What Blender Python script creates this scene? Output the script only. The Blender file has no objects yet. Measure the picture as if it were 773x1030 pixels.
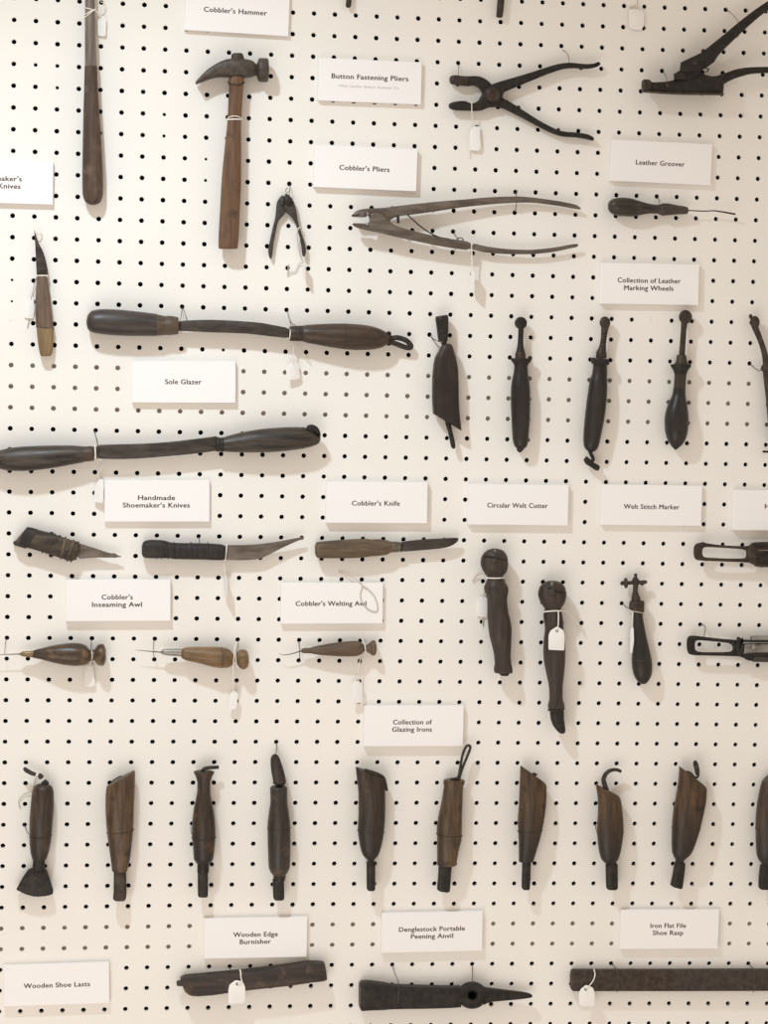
import bpy, bmesh, math, random
import numpy as np
from mathutils import Vector, Matrix

random.seed(7)
scn = bpy.context.scene
col = scn.collection

# ------------------------------------------------------------------ camera
FPX = 2202.1768                                   # focal length in pixels of the 773 x 1030 frame
Z0 = 1.6                                          # height of one reference peg hole above the floor
CAM = Vector((-0.25216, -2.68217, Z0 - 0.17192))
def rot(a, b, c):
    ca, sa, cb, sb, cc, sc = math.cos(a), math.sin(a), math.cos(b), math.sin(b), math.cos(c), math.sin(c)
    Rx = Matrix(((1, 0, 0), (0, ca, -sa), (0, sa, ca)))
    Rz = Matrix(((cb, -sb, 0), (sb, cb, 0), (0, 0, 1)))
    Ry = Matrix(((cc, 0, sc), (0, 1, 0), (-sc, 0, cc)))
    return Rz @ Rx @ Ry
R = rot(-0.07405, -0.13108, -0.02694)
right, fwd, up = R.col[0], R.col[1], R.col[2]
cd = bpy.data.cameras.new('camera')
cam = bpy.data.objects.new('camera', cd); col.objects.link(cam)
cd.sensor_fit = 'VERTICAL'; cd.sensor_height = 24.0; cd.lens = FPX * 24.0 / 1030
cd.clip_start = 0.05
M = Matrix((right, up, -fwd)).transposed().to_4x4(); M.translation = CAM
cam.matrix_world = M
scn.camera = cam

def P(x, y, h=0.0):
    """photo pixel -> point on the plane h metres in front of the board (board front is y = 0)"""
    d = right * (x - 386.5) + fwd * FPX + up * (515 - y)
    t = (-h - CAM.y) / d.y
    return CAM + d * t
PX = 0.0254 / 21.1                                # metres per photo pixel on the board

# ------------------------------------------------------------------ light
def lin(c):
    return tuple(((v / 255) / 12.92 if v / 255 <= .04045 else ((v / 255 + .055) / 1.055) ** 2.4) for v in c)
w = bpy.data.worlds.new('world'); scn.world = w; w.use_nodes = True
bg = w.node_tree.nodes['Background']
bg.inputs[0].default_value = (0.688, 0.592, 0.498, 1); bg.inputs[1].default_value = 1.0

def light(name, kind, loc, target, energy, color, **kw):
    ld = bpy.data.lights.new(name, kind); o = bpy.data.objects.new(name, ld); col.objects.link(o)
    ld.energy = energy; ld.color = color
    for k, v in kw.items(): setattr(ld, k, v)
    o.location = loc
    o.rotation_euler = (Vector(target) - Vector(loc)).to_track_quat('-Z', 'Y').to_euler()
    return o
kp = P(-110, -420, 0)
light('track_spot', 'SPOT', (kp.x, -0.80, kp.z), P(400, 1500, 0), 51.5, (0.76, 0.90, 1.0),
      spot_size=math.radians(104), spot_blend=1.0, shadow_soft_size=0.04)
light('low_fill', 'AREA', (-0.5, -1.6, 0.0), P(330, 950, 0), 10.5, (0.98, 0.95, 0.92),  # added, unseen soft fill that brightens the lower board
      shape='DISK', size=1.4)
scn.view_settings.view_transform = 'Standard'; scn.view_settings.look = 'None'
scn.view_settings.exposure = 0.0; scn.view_settings.gamma = 1.0
scn.view_settings.use_curve_mapping = False

# ------------------------------------------------------------------ materials
def nodemat(name):
    m = bpy.data.materials.new(name); m.use_nodes = True
    return m, m.node_tree.nodes, m.node_tree.links, m.node_tree.nodes['Principled BSDF']
def worn(name, c1, c2, rough=.55, metal=0.0, axis='z', scale=55, stretch=.12, bump=.25, spec=.4, c3=None, char=None):
    """two-tone noise stretched along the tool; c3 adds rubbed light or dark spots"""
    m, n, l, b = nodemat(name)
    tc = n.new('ShaderNodeTexCoord'); mp = n.new('ShaderNodeMapping')
    l.new(tc.outputs['Object'], mp.inputs[0])
    s = [1, 1, 1]
    if axis in 'xz': s['xyz'.index(axis)] = stretch
    mp.inputs['Scale'].default_value = s
    ns = n.new('ShaderNodeTexNoise'); ns.inputs['Scale'].default_value = scale * 3
    ns.inputs['Detail'].default_value = 6; ns.inputs['Roughness'].default_value = .65
    l.new(mp.outputs[0], ns.inputs['Vector'])
    rp = n.new('ShaderNodeValToRGB')
    rp.color_ramp.elements[0].position = .38; rp.color_ramp.elements[1].position = .63
    rp.color_ramp.elements[0].color = (*lin(c1), 1); rp.color_ramp.elements[1].color = (*lin(c2), 1)
    l.new(ns.outputs['Fac'], rp.inputs[0])
    out = rp.outputs[0]
    n2 = n.new('ShaderNodeTexNoise'); n2.inputs['Scale'].default_value = scale
    n2.inputs['Detail'].default_value = 3
    l.new(tc.outputs['Object'], n2.inputs['Vector'])
    if c3:
        r2 = n.new('ShaderNodeValToRGB'); r2.color_ramp.elements[0].position = .56; r2.color_ramp.elements[1].position = .72
        l.new(n2.outputs['Fac'], r2.inputs[0])
        mx = n.new('ShaderNodeMix'); mx.data_type = 'RGBA'
        l.new(r2.outputs[0], mx.inputs['Factor']); l.new(out, mx.inputs['A'])
        mx.inputs['B'].default_value = (*lin(c3), 1); out = mx.outputs['Result']
    if char:                                       # burnt end of a glazing iron's handle, ragged edge
        sp = n.new('ShaderNodeSeparateXYZ'); l.new(tc.outputs['Object'], sp.inputs[0])
        ad = n.new('ShaderNodeMath'); ad.operation = 'MULTIPLY_ADD'; ad.inputs[1].default_value = .05
        l.new(n2.outputs['Fac'], ad.inputs[0]); l.new(sp.outputs['Z'], ad.inputs[2])
        cr = n.new('ShaderNodeMapRange'); cr.inputs['From Min'].default_value = char[0]; cr.inputs['From Max'].default_value = char[1]
        cr.inputs['To Min'].default_value = .85; cr.inputs['To Max'].default_value = 0
        l.new(ad.outputs[0], cr.inputs['Value'])
        mc = n.new('ShaderNodeMix'); mc.data_type = 'RGBA'; l.new(cr.outputs[0], mc.inputs['Factor'])
        l.new(out, mc.inputs['A']); mc.inputs['B'].default_value = (*lin((32, 26, 22)), 1); out = mc.outputs['Result']
    l.new(out, b.inputs['Base Color'])
    mr = n.new('ShaderNodeMapRange'); mr.inputs['To Min'].default_value = max(.1, rough - .12); mr.inputs['To Max'].default_value = min(1, rough + .15)
    l.new(n2.outputs['Fac'], mr.inputs['Value']); l.new(mr.outputs[0], b.inputs['Roughness'])
    b.inputs['Metallic'].default_value = metal; b.inputs['Specular IOR Level'].default_value = spec
    if bump:
        bp = n.new('ShaderNodeBump'); bp.inputs['Strength'].default_value = bump; bp.inputs['Distance'].default_value = .0012
        l.new(ns.outputs['Fac'], bp.inputs['Height']); l.new(bp.outputs[0], b.inputs['Normal'])
    return m
def plain(name, c, rough=.8, spec=.3, noise=0.0, scale=30):
    m, n, l, b = nodemat(name)
    b.inputs['Roughness'].default_value = rough; b.inputs['Specular IOR Level'].default_value = spec
    b.inputs['Base Color'].default_value = (*lin(c), 1)
    if noise:
        tc = n.new('ShaderNodeTexCoord'); ns = n.new('ShaderNodeTexNoise'); ns.inputs['Scale'].default_value = scale
        ns.inputs['Detail'].default_value = 4
        l.new(tc.outputs['Object'], ns.inputs['Vector'])
        rp = n.new('ShaderNodeValToRGB')
        rp.color_ramp.elements[0].color = (*lin([v * (1 - noise) for v in c]), 1); rp.color_ramp.elements[1].color = (*lin(c), 1)
        rp.color_ramp.elements[0].position = .35; rp.color_ramp.elements[1].position = .6
        l.new(ns.outputs['Fac'], rp.inputs[0]); l.new(rp.outputs[0], b.inputs['Base Color'])
    return m
MB = plain('board_paint', (236, 232, 226), .62, .3, .012, 9)
MBACK = plain('shade_black', (18, 15, 13), .95, .05)  # black that stands in for shade inside openings
MBAT = plain('batten_wood', (166, 154, 143), .9, .1, .12, 40)
MCARD = plain('card_white', (240, 237, 236), .75, .2)
MEDGE = MCARD
MINK = plain('ink_grey', (86, 70, 69), .9, .1)
MINKL = plain('ink_pale', (206, 199, 196), .9, .1)
MTAG = plain('tag_paper', (238, 235, 232), .8, .2, .02, 60)
MSTR = plain('cotton_string', (232, 226, 216), .9, .1)
MGST = plain('grey_string', (196, 186, 174), .9, .1)
MWIRE = worn('hanging_wire', (70, 62, 58), (96, 88, 82), .4, .5, 'n', 60, 1, 0)
MIRON = worn('black_iron', (23, 19, 16), (46, 39, 34), .5, .25, 'n', 45, 1, .3, .45)
MIRON2 = worn('brown_iron', (46, 37, 30), (74, 61, 51), .52, .3, 'n', 45, 1, .3, .45)
MIRONG = worn('grey_iron', (52, 47, 43), (76, 69, 63), .5, .35, 'n', 40, 1, .3, .5)
MHEAD = worn('hammer_iron', (62, 54, 47), (86, 77, 68), .5, .3, 'n', 40, 1, .25, .5)
MSTEEL = worn('old_steel', (84, 74, 66), (116, 105, 95), .42, .35, 'x', 40, .25, .2, .5)
MBRIGHT = worn('bright_steel', (120, 114, 108), (160, 154, 148), .35, .5, 'x', 50, .2, .15, .5)
MROD = worn('rod_steel', (98, 86, 79), (132, 121, 115), .35, .35, 'z', 60, .08, .15, .5)
MBRASS = worn('ferrule_brass', (112, 94, 62), (150, 130, 92), .4, .3, 'x', 60, .5, .2)
MBLADE = worn('dark_blade', (50, 43, 38), (74, 66, 59), .45, .3, 'x', 45, .3, .2, .5)
def W(name, c1, c2, ax, rough=.5, c3=None, bump=.3, spec=.4, char=None):
    return worn(name, c1, c2, rough, 0, ax, 50, .1, bump, spec, c3, char)
WHAM = W('wood_hammer', (84, 60, 42), (116, 86, 62), 'z', .55, (76, 56, 42))
WROD = W('wood_rod', (60, 45, 36), (88, 69, 56), 'z', .55, (100, 82, 68))
WDARK = W('wood_dark', (36, 30, 26), (76, 66, 57), 'x', .42)
WMID = W('wood_mid', (46, 35, 27), (80, 62, 47), 'x', .45)
WBLK = W('wood_black', (26, 22, 20), (46, 40, 36), 'z', .38)
WBLKX = W('wood_blackx', (48, 40, 37), (68, 58, 53), 'x', .4)
WIR = [W('wood_iron%d' % i, a, b, 'z', .42, c, char=(.082, .14) if i in (4, 5) else (.07, .11) if i in (0, 2) else None) for i, (a, b, c) in enumerate([
    ((42, 33, 26), (74, 58, 45), (92, 72, 54)), ((60, 45, 32), (100, 77, 54), (46, 36, 28)),
    ((38, 30, 24), (68, 53, 40), (96, 66, 38)), ((40, 34, 30), (64, 54, 46), (88, 70, 52)),
    ((40, 31, 24), (68, 53, 40), (84, 64, 47)), ((54, 40, 28), (92, 68, 45), (40, 31, 25))])]
WLIGHT = W('wood_light', (96, 74, 48), (134, 106, 74), 'x', .42, (92, 70, 48))
WAWL = W('wood_awl', (52, 41, 31), (84, 66, 49), 'x', .35, (122, 98, 70))
WAWL3 = W('wood_awl_pale', (78, 62, 48), (108, 88, 70), 'x', .5)
WKN = W('wood_knife', (82, 66, 54), (116, 96, 80), 'z', .6, (76, 60, 50))
WKNX = W('wood_knife_x', (78, 64, 48), (112, 94, 72), 'x', .6, (74, 60, 48))
WEND = W('wood_pale_end', (112, 92, 64), (142, 118, 86), 'z', .6)
WFER = W('wood_ferrule', (62, 51, 40), (96, 80, 63), 'x', .5)
WNECK = W('wood_neck', (42, 34, 28), (66, 54, 44), 'z', .45)
WMET = W('carved_grey', (44, 35, 30), (68, 56, 48), 'z', .5)
MLEA = W('leather_wrap', (48, 40, 34), (86, 74, 62), 'x', .7, (38, 30, 26), .6)
MTAPE = W('black_tape', (30, 24, 22), (48, 41, 38), 'z', .6, (58, 50, 44), .5)
MCORD = worn('leather_cord', (36, 29, 25), (62, 52, 46), .6, 0, 'n', 80, 1, .5)
MBURN = W('wood_burnisher', (40, 32, 28), (68, 56, 49), 'x', .6, (96, 78, 66), .5)
def rasp_mat():
    m = worn('rasp_steel', (54, 45, 40), (76, 65, 58), .55, .25, 'n', 50, 1, 0, .4)
    n, l, b = m.node_tree.nodes, m.node_tree.links, m.node_tree.nodes['Principled BSDF']
    tc = n.new('ShaderNodeTexCoord'); wv = n.new('ShaderNodeTexWave'); wv.bands_direction = 'DIAGONAL'
    wv.inputs['Scale'].default_value = 160; wv.inputs['Distortion'].default_value = 1
    l.new(tc.outputs['Object'], wv.inputs['Vector'])
    bp = n.new('ShaderNodeBump'); bp.inputs['Strength'].default_value = .6; bp.inputs['Distance'].default_value = .0008
    l.new(wv.outputs['Fac'], bp.inputs['Height']); l.new(bp.outputs[0], b.inputs['Normal'])
    return m
MRASP = rasp_mat()

# ------------------------------------------------------------------ helpers
FR = [0.0, 0.0, 1.0]                              # current measuring frame: origin and magnification
def fr(x0, y0, s): FR[:] = [x0, y0, s]
def U(x, y): return FR[0] + x / FR[2], FR[1] + y / FR[2]
LAST = {'h': 0.0}
def hval(h, x, y): return h(x, y) if callable(h) else h

HOST = {n: ('binding_wire', 'binding_thread', 'collar_wire', 'seam_line', 'groove_ring', 'crack', 'crack_wire') for n in ('handle', 'grip', 'shaft')}
HOST['ball_head'] = ('rivet', 'groove', 'glint')
HOST['handle_wrap'] = ('wrap_cord', 'wrap_sleeve', 'wrap_end')
HOST['tag_card'] = ('eyelet',)
HOST['foot'] = ('foot_edge', 'foot_wire')
HOST['collar'] = ('collar_point',)
HOST['cord'] = ('cord_thread', 'cord_knot', 'loose_thread')
HOST['strap'] = ('strap_fold',)
SUB = {}
def finish(name, verts, faces, mat, parent, sharp=40, kind=None):
    if parent is not None and parent.type == 'EMPTY':
        if name in HOST:
            for k in HOST[name]: SUB[(parent.name, k)] = None
        elif (parent.name, name) in SUB and SUB[(parent.name, name)]:
            parent = SUB[(parent.name, name)]
    me = bpy.data.meshes.new(name)
    off = parent.location if parent is not None and parent.type == 'EMPTY' else (
        Vector(parent['_o']) if parent is not None else Vector((0, 0, 0)))
    me.from_pydata([tuple(Vector(v) - off) for v in verts], [], faces)
    bm = bmesh.new(); bm.from_mesh(me)
    bmesh.ops.remove_doubles(bm, verts=bm.verts, dist=1e-6)
    bmesh.ops.recalc_face_normals(bm, faces=bm.faces)
    bm.to_mesh(me); bm.free()
    me.polygons.foreach_set('use_smooth', [True] * len(me.polygons))
    me.set_sharp_from_angle(angle=math.radians(sharp))
    me.materials.append(mat)
    o = bpy.data.objects.new(name, me); col.objects.link(o)
    if parent is not None: o.parent = parent
    o['_o'] = tuple(off)
    if kind: o['kind'] = kind
    if name in HOST and parent is not None:
        for k in HOST[name]: SUB[(parent.name, k)] = o
    return o

def thing(name, label, cat, x, y, group=None, h=0.0):
    o = bpy.data.objects.new(name, None); col.objects.link(o)
    o.empty_display_size = .01
    o.location = P(*U(x, y), h)
    o['label'] = label; o['category'] = cat
    if group: o['group'] = group
    return o

def pchip(t, Y, q):
    """monotone interpolation of the columns of Y at the knots t"""
    t = np.array(t); Y = np.array(Y, float); n = len(t)
    d = np.diff(t); s = np.diff(Y, axis=0) / d[:, None]
    m = np.zeros_like(Y); m[0] = s[0]; m[-1] = s[-1]
    for i in range(1, n - 1):
        a, b = s[i - 1], s[i]
        w1, w2 = 2 * d[i] + d[i - 1], d[i] + 2 * d[i - 1]
        with np.errstate(divide='ignore', invalid='ignore'):
            hm = (w1 + w2) / (w1 / a + w2 / b)
        m[i] = np.where(a * b > 0, np.nan_to_num(hm), 0)
    out = []
    for x in q:
        i = min(max(int(np.searchsorted(t, x) - 1), 0), n - 2)
        h = d[i]; u = (x - t[i]) / h
        out.append((2*u**3 - 3*u**2 + 1) * Y[i] + (u**3 - 2*u**2 + u) * h * m[i] + (-2*u**3 + 3*u**2) * Y[i+1] + (u**3 - u**2) * h * m[i+1])
    return np.array(out)

def loft(name, mat, parent, st, k=1.0, p=2.0, h=None, sub=3, seg=20, gap=.6, sharp=40):
    """solid through sections; each section runs from edge point a to edge point b, depth k x half width (or 5th value in px)"""
    rows = []
    for s in st:
        a = U(s[0], s[1]); b = U(s[2], s[3])
        hw = math.hypot(b[0] - a[0], b[1] - a[1]) / 2
        rows.append([*a, *b, s[4] if len(s) > 4 else k * hw])
    rows = np.array(rows)
    c = (rows[:, :2] + rows[:, 2:4]) / 2
    t = [0]
    for i in range(1, len(c)): t.append(t[-1] + max(.05, float(np.hypot(*(c[i] - c[i - 1])))))
    q = []
    for i in range(len(t) - 1):
        m = sub if t[i + 1] - t[i] > 1.2 else 1
        q += [t[i] + (t[i + 1] - t[i]) * j / m for j in range(m)]
    q.append(t[-1])
    rows = pchip(t, rows, q) if len(st) > 2 else np.array([rows[0] + (rows[1] - rows[0]) * (x / t[-1]) for x in q])
    if h is None: h = (float(rows[:, 4].max()) + gap) * PX
    LAST['h'] = hval(h, *c[0])
    V, F = [], []
    for r in rows:
        hh = hval(h, (r[0] + r[2]) / 2, (r[1] + r[3]) / 2)
        A, B = P(r[0], r[1], hh), P(r[2], r[3], hh)
        cc, la = (A + B) / 2, (B - A) / 2
        dp = Vector((0, -r[4] * PX, 0))
        for i in range(seg):
            th = 2 * math.pi * i / seg
            cs, sn = math.cos(th), math.sin(th)
            V.append(cc + la * math.copysign(abs(cs) ** (2 / p), cs) + dp * math.copysign(abs(sn) ** (2 / p), sn))
    n = len(rows)
    for j in range(n - 1):
        for i in range(seg):
            F.append((j * seg + i, j * seg + (i + 1) % seg, (j + 1) * seg + (i + 1) % seg, (j + 1) * seg + i))
    F.append(tuple(range(seg))); F.append(tuple(range((n - 1) * seg, n * seg)))
    return finish(name, V, F, mat, parent, sharp)

def hl(name, mat, parent, st, **kw):               # sections given as (x, top, bottom)
    return loft(name, mat, parent, [(s[0], s[1], s[0], s[2], *s[3:]) for s in st], **kw)
def vl(name, mat, parent, st, **kw):               # sections given as (y, left, right)
    return loft(name, mat, parent, [(s[1], s[0], s[2], s[0], *s[3:]) for s in st], **kw)

def chaikin(pts, it):
    for _ in range(it):
        o = []
        for i in range(len(pts)):
            a, b = pts[i], pts[(i + 1) % len(pts)]
            o.append((a[0] * .78 + b[0] * .22, a[1] * .78 + b[1] * .22)); o.append((a[0] * .22 + b[0] * .78, a[1] * .22 + b[1] * .78))
        pts = o
    return pts
def inset(pts, b):
    n = len(pts); ar = sum(pts[i][0] * pts[(i + 1) % n][1] - pts[(i + 1) % n][0] * pts[i][1] for i in range(n))
    sg = 1 if ar > 0 else -1
    out = []
    for i in range(n):
        p0, p1, p2 = pts[i - 1], pts[i], pts[(i + 1) % n]
        nx = ny = 0
        for a, c in ((p0, p1), (p1, p2)):
            dx, dy = c[0] - a[0], c[1] - a[1]; L = math.hypot(dx, dy) or 1
            nx += -dy / L * sg; ny += dx / L * sg
        L = math.hypot(nx, ny) or 1
        out.append((p1[0] + nx / L * b, p1[1] + ny / L * b))
    return out
def plate(name, mat, parent, pts, t=6, b=1.5, h=None, sm=2, gap=.6, sharp=45):
    """flat forged piece: outline pts, thickness t and edge rounding b in photo pixels"""
    o = chaikin([U(*q) for q in pts], sm)
    if h is None: h = (t / 2 + gap) * PX
    LAST['h'] = hval(h, *o[0])
    prof = [(b, -t / 2), (.3 * b, -t / 2 + .3 * b), (0, -t / 2 + b), (0, t / 2 - b), (.3 * b, t / 2 - .3 * b), (b, t / 2)]
    V, F = [], []
    n = len(o)
    for d, z in prof:
        for q in inset(o, d):
            V.append(P(q[0], q[1], hval(h, q[0], q[1]) + z * PX))
    for j in range(len(prof) - 1):
        for i in range(n):
            F.append((j * n + i, j * n + (i + 1) % n, (j + 1) * n + (i + 1) % n, (j + 1) * n + i))
    F.append(tuple(range(n))); F.append(tuple(range((len(prof) - 1) * n, len(prof) * n)))
    return finish(name, V, F, mat, parent, sharp)
def resample(pts, n):
    pts = pts + [pts[0]]
    L = [0]
    for i in range(1, len(pts)): L.append(L[-1] + math.dist(pts[i], pts[i - 1]))
    out = []
    for k in range(n):
        s = L[-1] * k / n
        i = max(j for j in range(len(L) - 1) if L[j] <= s)
        u = (s - L[i]) / max(1e-9, L[i + 1] - L[i])
        out.append((pts[i][0] + (pts[i+1][0] - pts[i][0]) * u, pts[i][1] + (pts[i+1][1] - pts[i][1]) * u))
    return out
def ring(name, mat, parent, outer, inner, t=6, h=None, sm=2, n=64, gap=.6):
    o = [U(*q) for q in outer]; i_ = [U(*q) for q in inner]
    o = resample(chaikin(o, sm), n * 4); i_ = resample(chaikin(i_, sm), n * 4)
    # pair points by angle, counted about the middle of the opening, stretched to the opening's shape
    cx = sum(q[0] for q in i_) / len(i_); cy = sum(q[1] for q in i_) / len(i_)
    def ext(pts): return (max(q[0] for q in pts) - min(q[0] for q in pts), max(q[1] for q in pts) - min(q[1] for q in pts))
    def by_angle(pts):
        ex, ey = ext(pts)
        an = [math.atan2((q[1] - cy) / ey, (q[0] - cx) / ex) for q in pts]
        res = []
        for k in range(n):
            a = -math.pi + 2 * math.pi * k / n
            j = min(range(len(an)), key=lambda m: abs((an[m] - a + math.pi) % (2 * math.pi) - math.pi))
            res.append(pts[j])
        return res
    o, i_ = by_angle(o), by_angle(i_)
    if h is None: h = (t / 2 + gap) * PX
    LAST['h'] = h
    b = t * .2
    prof = [(0, -t / 2), (0, t / 2 - b), (.18, t / 2), (.82, t / 2), (1, t / 2 - b), (1, -t / 2)]
    V, F = [], []
    for f, z in prof:
        for a, c in zip(o, i_):
            V.append(P(a[0] + (c[0] - a[0]) * f, a[1] + (c[1] - a[1]) * f, h + z * PX))
    m = len(prof)
    for j in range(m):
        for i in range(n):
            F.append((j * n + i, j * n + (i + 1) % n, ((j + 1) % m) * n + (i + 1) % n, ((j + 1) % m) * n + i))
    return finish(name, V, F, mat, parent, 50)
def disc(name, mat, parent, x, y, rx, ry=None, t=5, h=None, dome=.35, gap=.6):
    """round boss, wheel or rivet lying parallel to the board; radii in frame units, t in px"""
    ry = ry or rx
    if h is None: h = (t / 2 + gap) * PX
    LAST['h'] = h
    cx, cy = U(x, y); ax, ay = rx / FR[2], ry / FR[2]
    prof = [(.6, -.5), (.93, -.42), (1, -.15), (1, .15), (.93, .36), (.8, .45), (.45, .5 + dome * .12), (.12, .5 + dome * .15)]
    V, F = [], []; n = 24
    for r, z in prof:
        for i in range(n):
            a = 2 * math.pi * i / n
            V.append(P(cx + ax * r * math.cos(a), cy + ay * r * math.sin(a), h + z * t * PX))
    for j in range(len(prof) - 1):
        for i in range(n):
            F.append((j * n + i, j * n + (i + 1) % n, (j + 1) * n + (i + 1) % n, (j + 1) * n + i))
    F.append(tuple(range(n))); F.append(tuple(range((len(prof) - 1) * n, len(prof) * n)))
    return finish(name, V, F, mat, parent, 50)

def sweep(path, r, closed=False, seg=8):
    n = len(path); V, F = [], []
    prev = None
    for i in range(n):
        a = path[i - 1] if (i > 0 or closed) else path[i]
        b = path[(i + 1) % n] if (i < n - 1 or closed) else path[i]
        t = (b - a).normalized() if (b - a).length > 1e-9 else Vector((0, 0, 1))
        if prev is None:
            prev = t.cross(Vector((.31, .9, .27))).normalized()
        u = (prev - t * prev.dot(t)).normalized(); prev = u
        v = t.cross(u)
        rr = r(i / max(1, n - 1)) if callable(r) else r
        for k in range(seg):
            an = 2 * math.pi * k / seg
            V.append(path[i] + u * (rr * math.cos(an)) + v * (rr * math.sin(an)))
    for j in range(n if closed else n - 1):
        for k in range(seg):
            j2 = (j + 1) % n
            F.append((j * seg + k, j * seg + (k + 1) % seg, j2 * seg + (k + 1) % seg, j2 * seg + k))
    if not closed:
        F.append(tuple(range(seg))); F.append(tuple(range((n - 1) * seg, n * seg)))
    return V, F
def tube(name, mat, parent, pts, r=.45, h=3, closed=False, sub=5, seg=8):
    """round cord, wire or string through pts (x, y[, height mm]); r in mm"""
    w_ = [P(*U(q[0], q[1]), (q[2] if len(q) > 2 else h) / 1000) for q in pts]
    n = len(w_)
    out = []
    for i in range(n if closed else n - 1):
        p1, p2 = w_[i], w_[(i + 1) % n]
        p0 = w_[i - 1] if (i > 0 or closed) else p1
        p3 = w_[(i + 2) % n] if (i + 2 < n or closed) else p2
        for k in range(sub):
            u = k / sub
            out.append(.5 * ((2 * p1) + (p2 - p0) * u + (2*p0 - 5*p1 + 4*p2 - p3) * u**2 + (-p0 + 3*p1 - 3*p2 + p3) * u**3))
    if not closed: out.append(w_[-1])
    rr = (lambda u: r(u) / 1000) if callable(r) else r / 1000
    V, F = sweep(out, rr, closed, seg)
    return finish(name, V, F, mat, parent, 60)
def band(name, mat, parent, ax, ay, bx, by, d, h, r=.45, grow=.25, bulge=0):
    """thread or wire passed once round a handle; d = handle half depth in px, h = handle centre height (m)"""
    a, b = U(ax, ay), U(bx, by)
    A, B = P(*a, h), P(*b, h)
    c, la = (A + B) / 2, (B - A) / 2
    f = 1 + grow / max(1e-6, la.length / PX)
    ln = la.normalized(); ax3 = ln.cross(Vector((0, 1, 0)))
    path = [c + la * f * math.cos(2 * math.pi * i / 28) + Vector((0, -(d + grow) * PX * math.sin(2 * math.pi * i / 28), 0))
            + ax3 * (bulge * PX * max(0, math.sin(2 * math.pi * i / 28))) for i in range(28)]
    V, F = sweep(path, r / 1000, True, 6)
    return finish(name, V, F, mat, parent, 60)
def wire(parent, pts, r=.38, h=2):
    return tube('hanging_wire', MWIRE, parent, pts, r, h, seg=6)

def tag(label, pts, h=6, slope=(0, 0), strings=(), hole=None, sr=.55, smat=None, group='paper tags on strings'):
    """small paper tag; slope = change of height per pixel in x and y (mm), so that a tag can hang turned"""
    cx = sum(q[0] for q in pts) / len(pts); cy = sum(q[1] for q in pts) / len(pts)
    t = thing('paper_tag', label, 'tag', cx, max(q[1] for q in pts), group)
    ux, uy = U(cx, cy)
    hf = lambda x, y: max(.0008, (h + slope[0] * (x - ux) + slope[1] * (y - uy)) / 1000)
    b = plate('tag_card', MTAG, t, [v for k in range(len(pts)) for v in ((pts[k][0]*.88+pts[k-1][0]*.12, pts[k][1]*.88+pts[k-1][1]*.12), (pts[k][0]*.88+pts[(k+1)%len(pts)][0]*.12, pts[k][1]*.88+pts[(k+1)%len(pts)][1]*.12))], .5, .12, hf, 0)
    if hole:
        u = U(*hole)
        ey = [( hole[0] + 1.0 * FR[2] * math.cos(a * math.pi / 4), hole[1] + 1.0 * FR[2] * math.sin(a * math.pi / 4), hf(*u) * 1000 + .5) for a in range(8)]
        tube('eyelet', MINK, t, ey, .5, closed=True, sub=2, seg=6)
    for s in strings:
        tube('string', smat or MSTR, t, s, sr, h, seg=6)
    return t

# ------------------------------------------------------------------ the board and what lies behind it
G = 0.0254
U0, U1, V0, V1 = -22, 33, -18, 48
PLUG = {}
Rinv = None
def warp(x, z):
    """the sheet's hole spacing opens very slightly away from its middle"""
    dx, dz = x - .06, z - (Z0 - .33); f = .02 * (dx * dx + dz * dz)
    return x + dx * f, z + dz * f
def nearest(x, y):
    p = P(x, y, 0); q = (p.x, p.z)
    for _ in range(4):
        w_ = warp(*q); q = (q[0] + p.x - w_[0], q[1] + p.z - w_[1])
    return round(q[0] / G), round((Z0 - q[1]) / G)
for x, y in ((656.9, 322), (11, 323)): PLUG[nearest(x, y)] = 0
for x, y, f in ((11.6, 282, .55), (11.1, 302, .5), (57.6, 88, .75), (207, 160, .6), (224, 351, .7), (36, 64, .8), (57, 66, .85), (207, 181, .65), (163, 115, .75), (164, 136, .7)):
    PLUG[nearest(x, y)] = f
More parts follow.
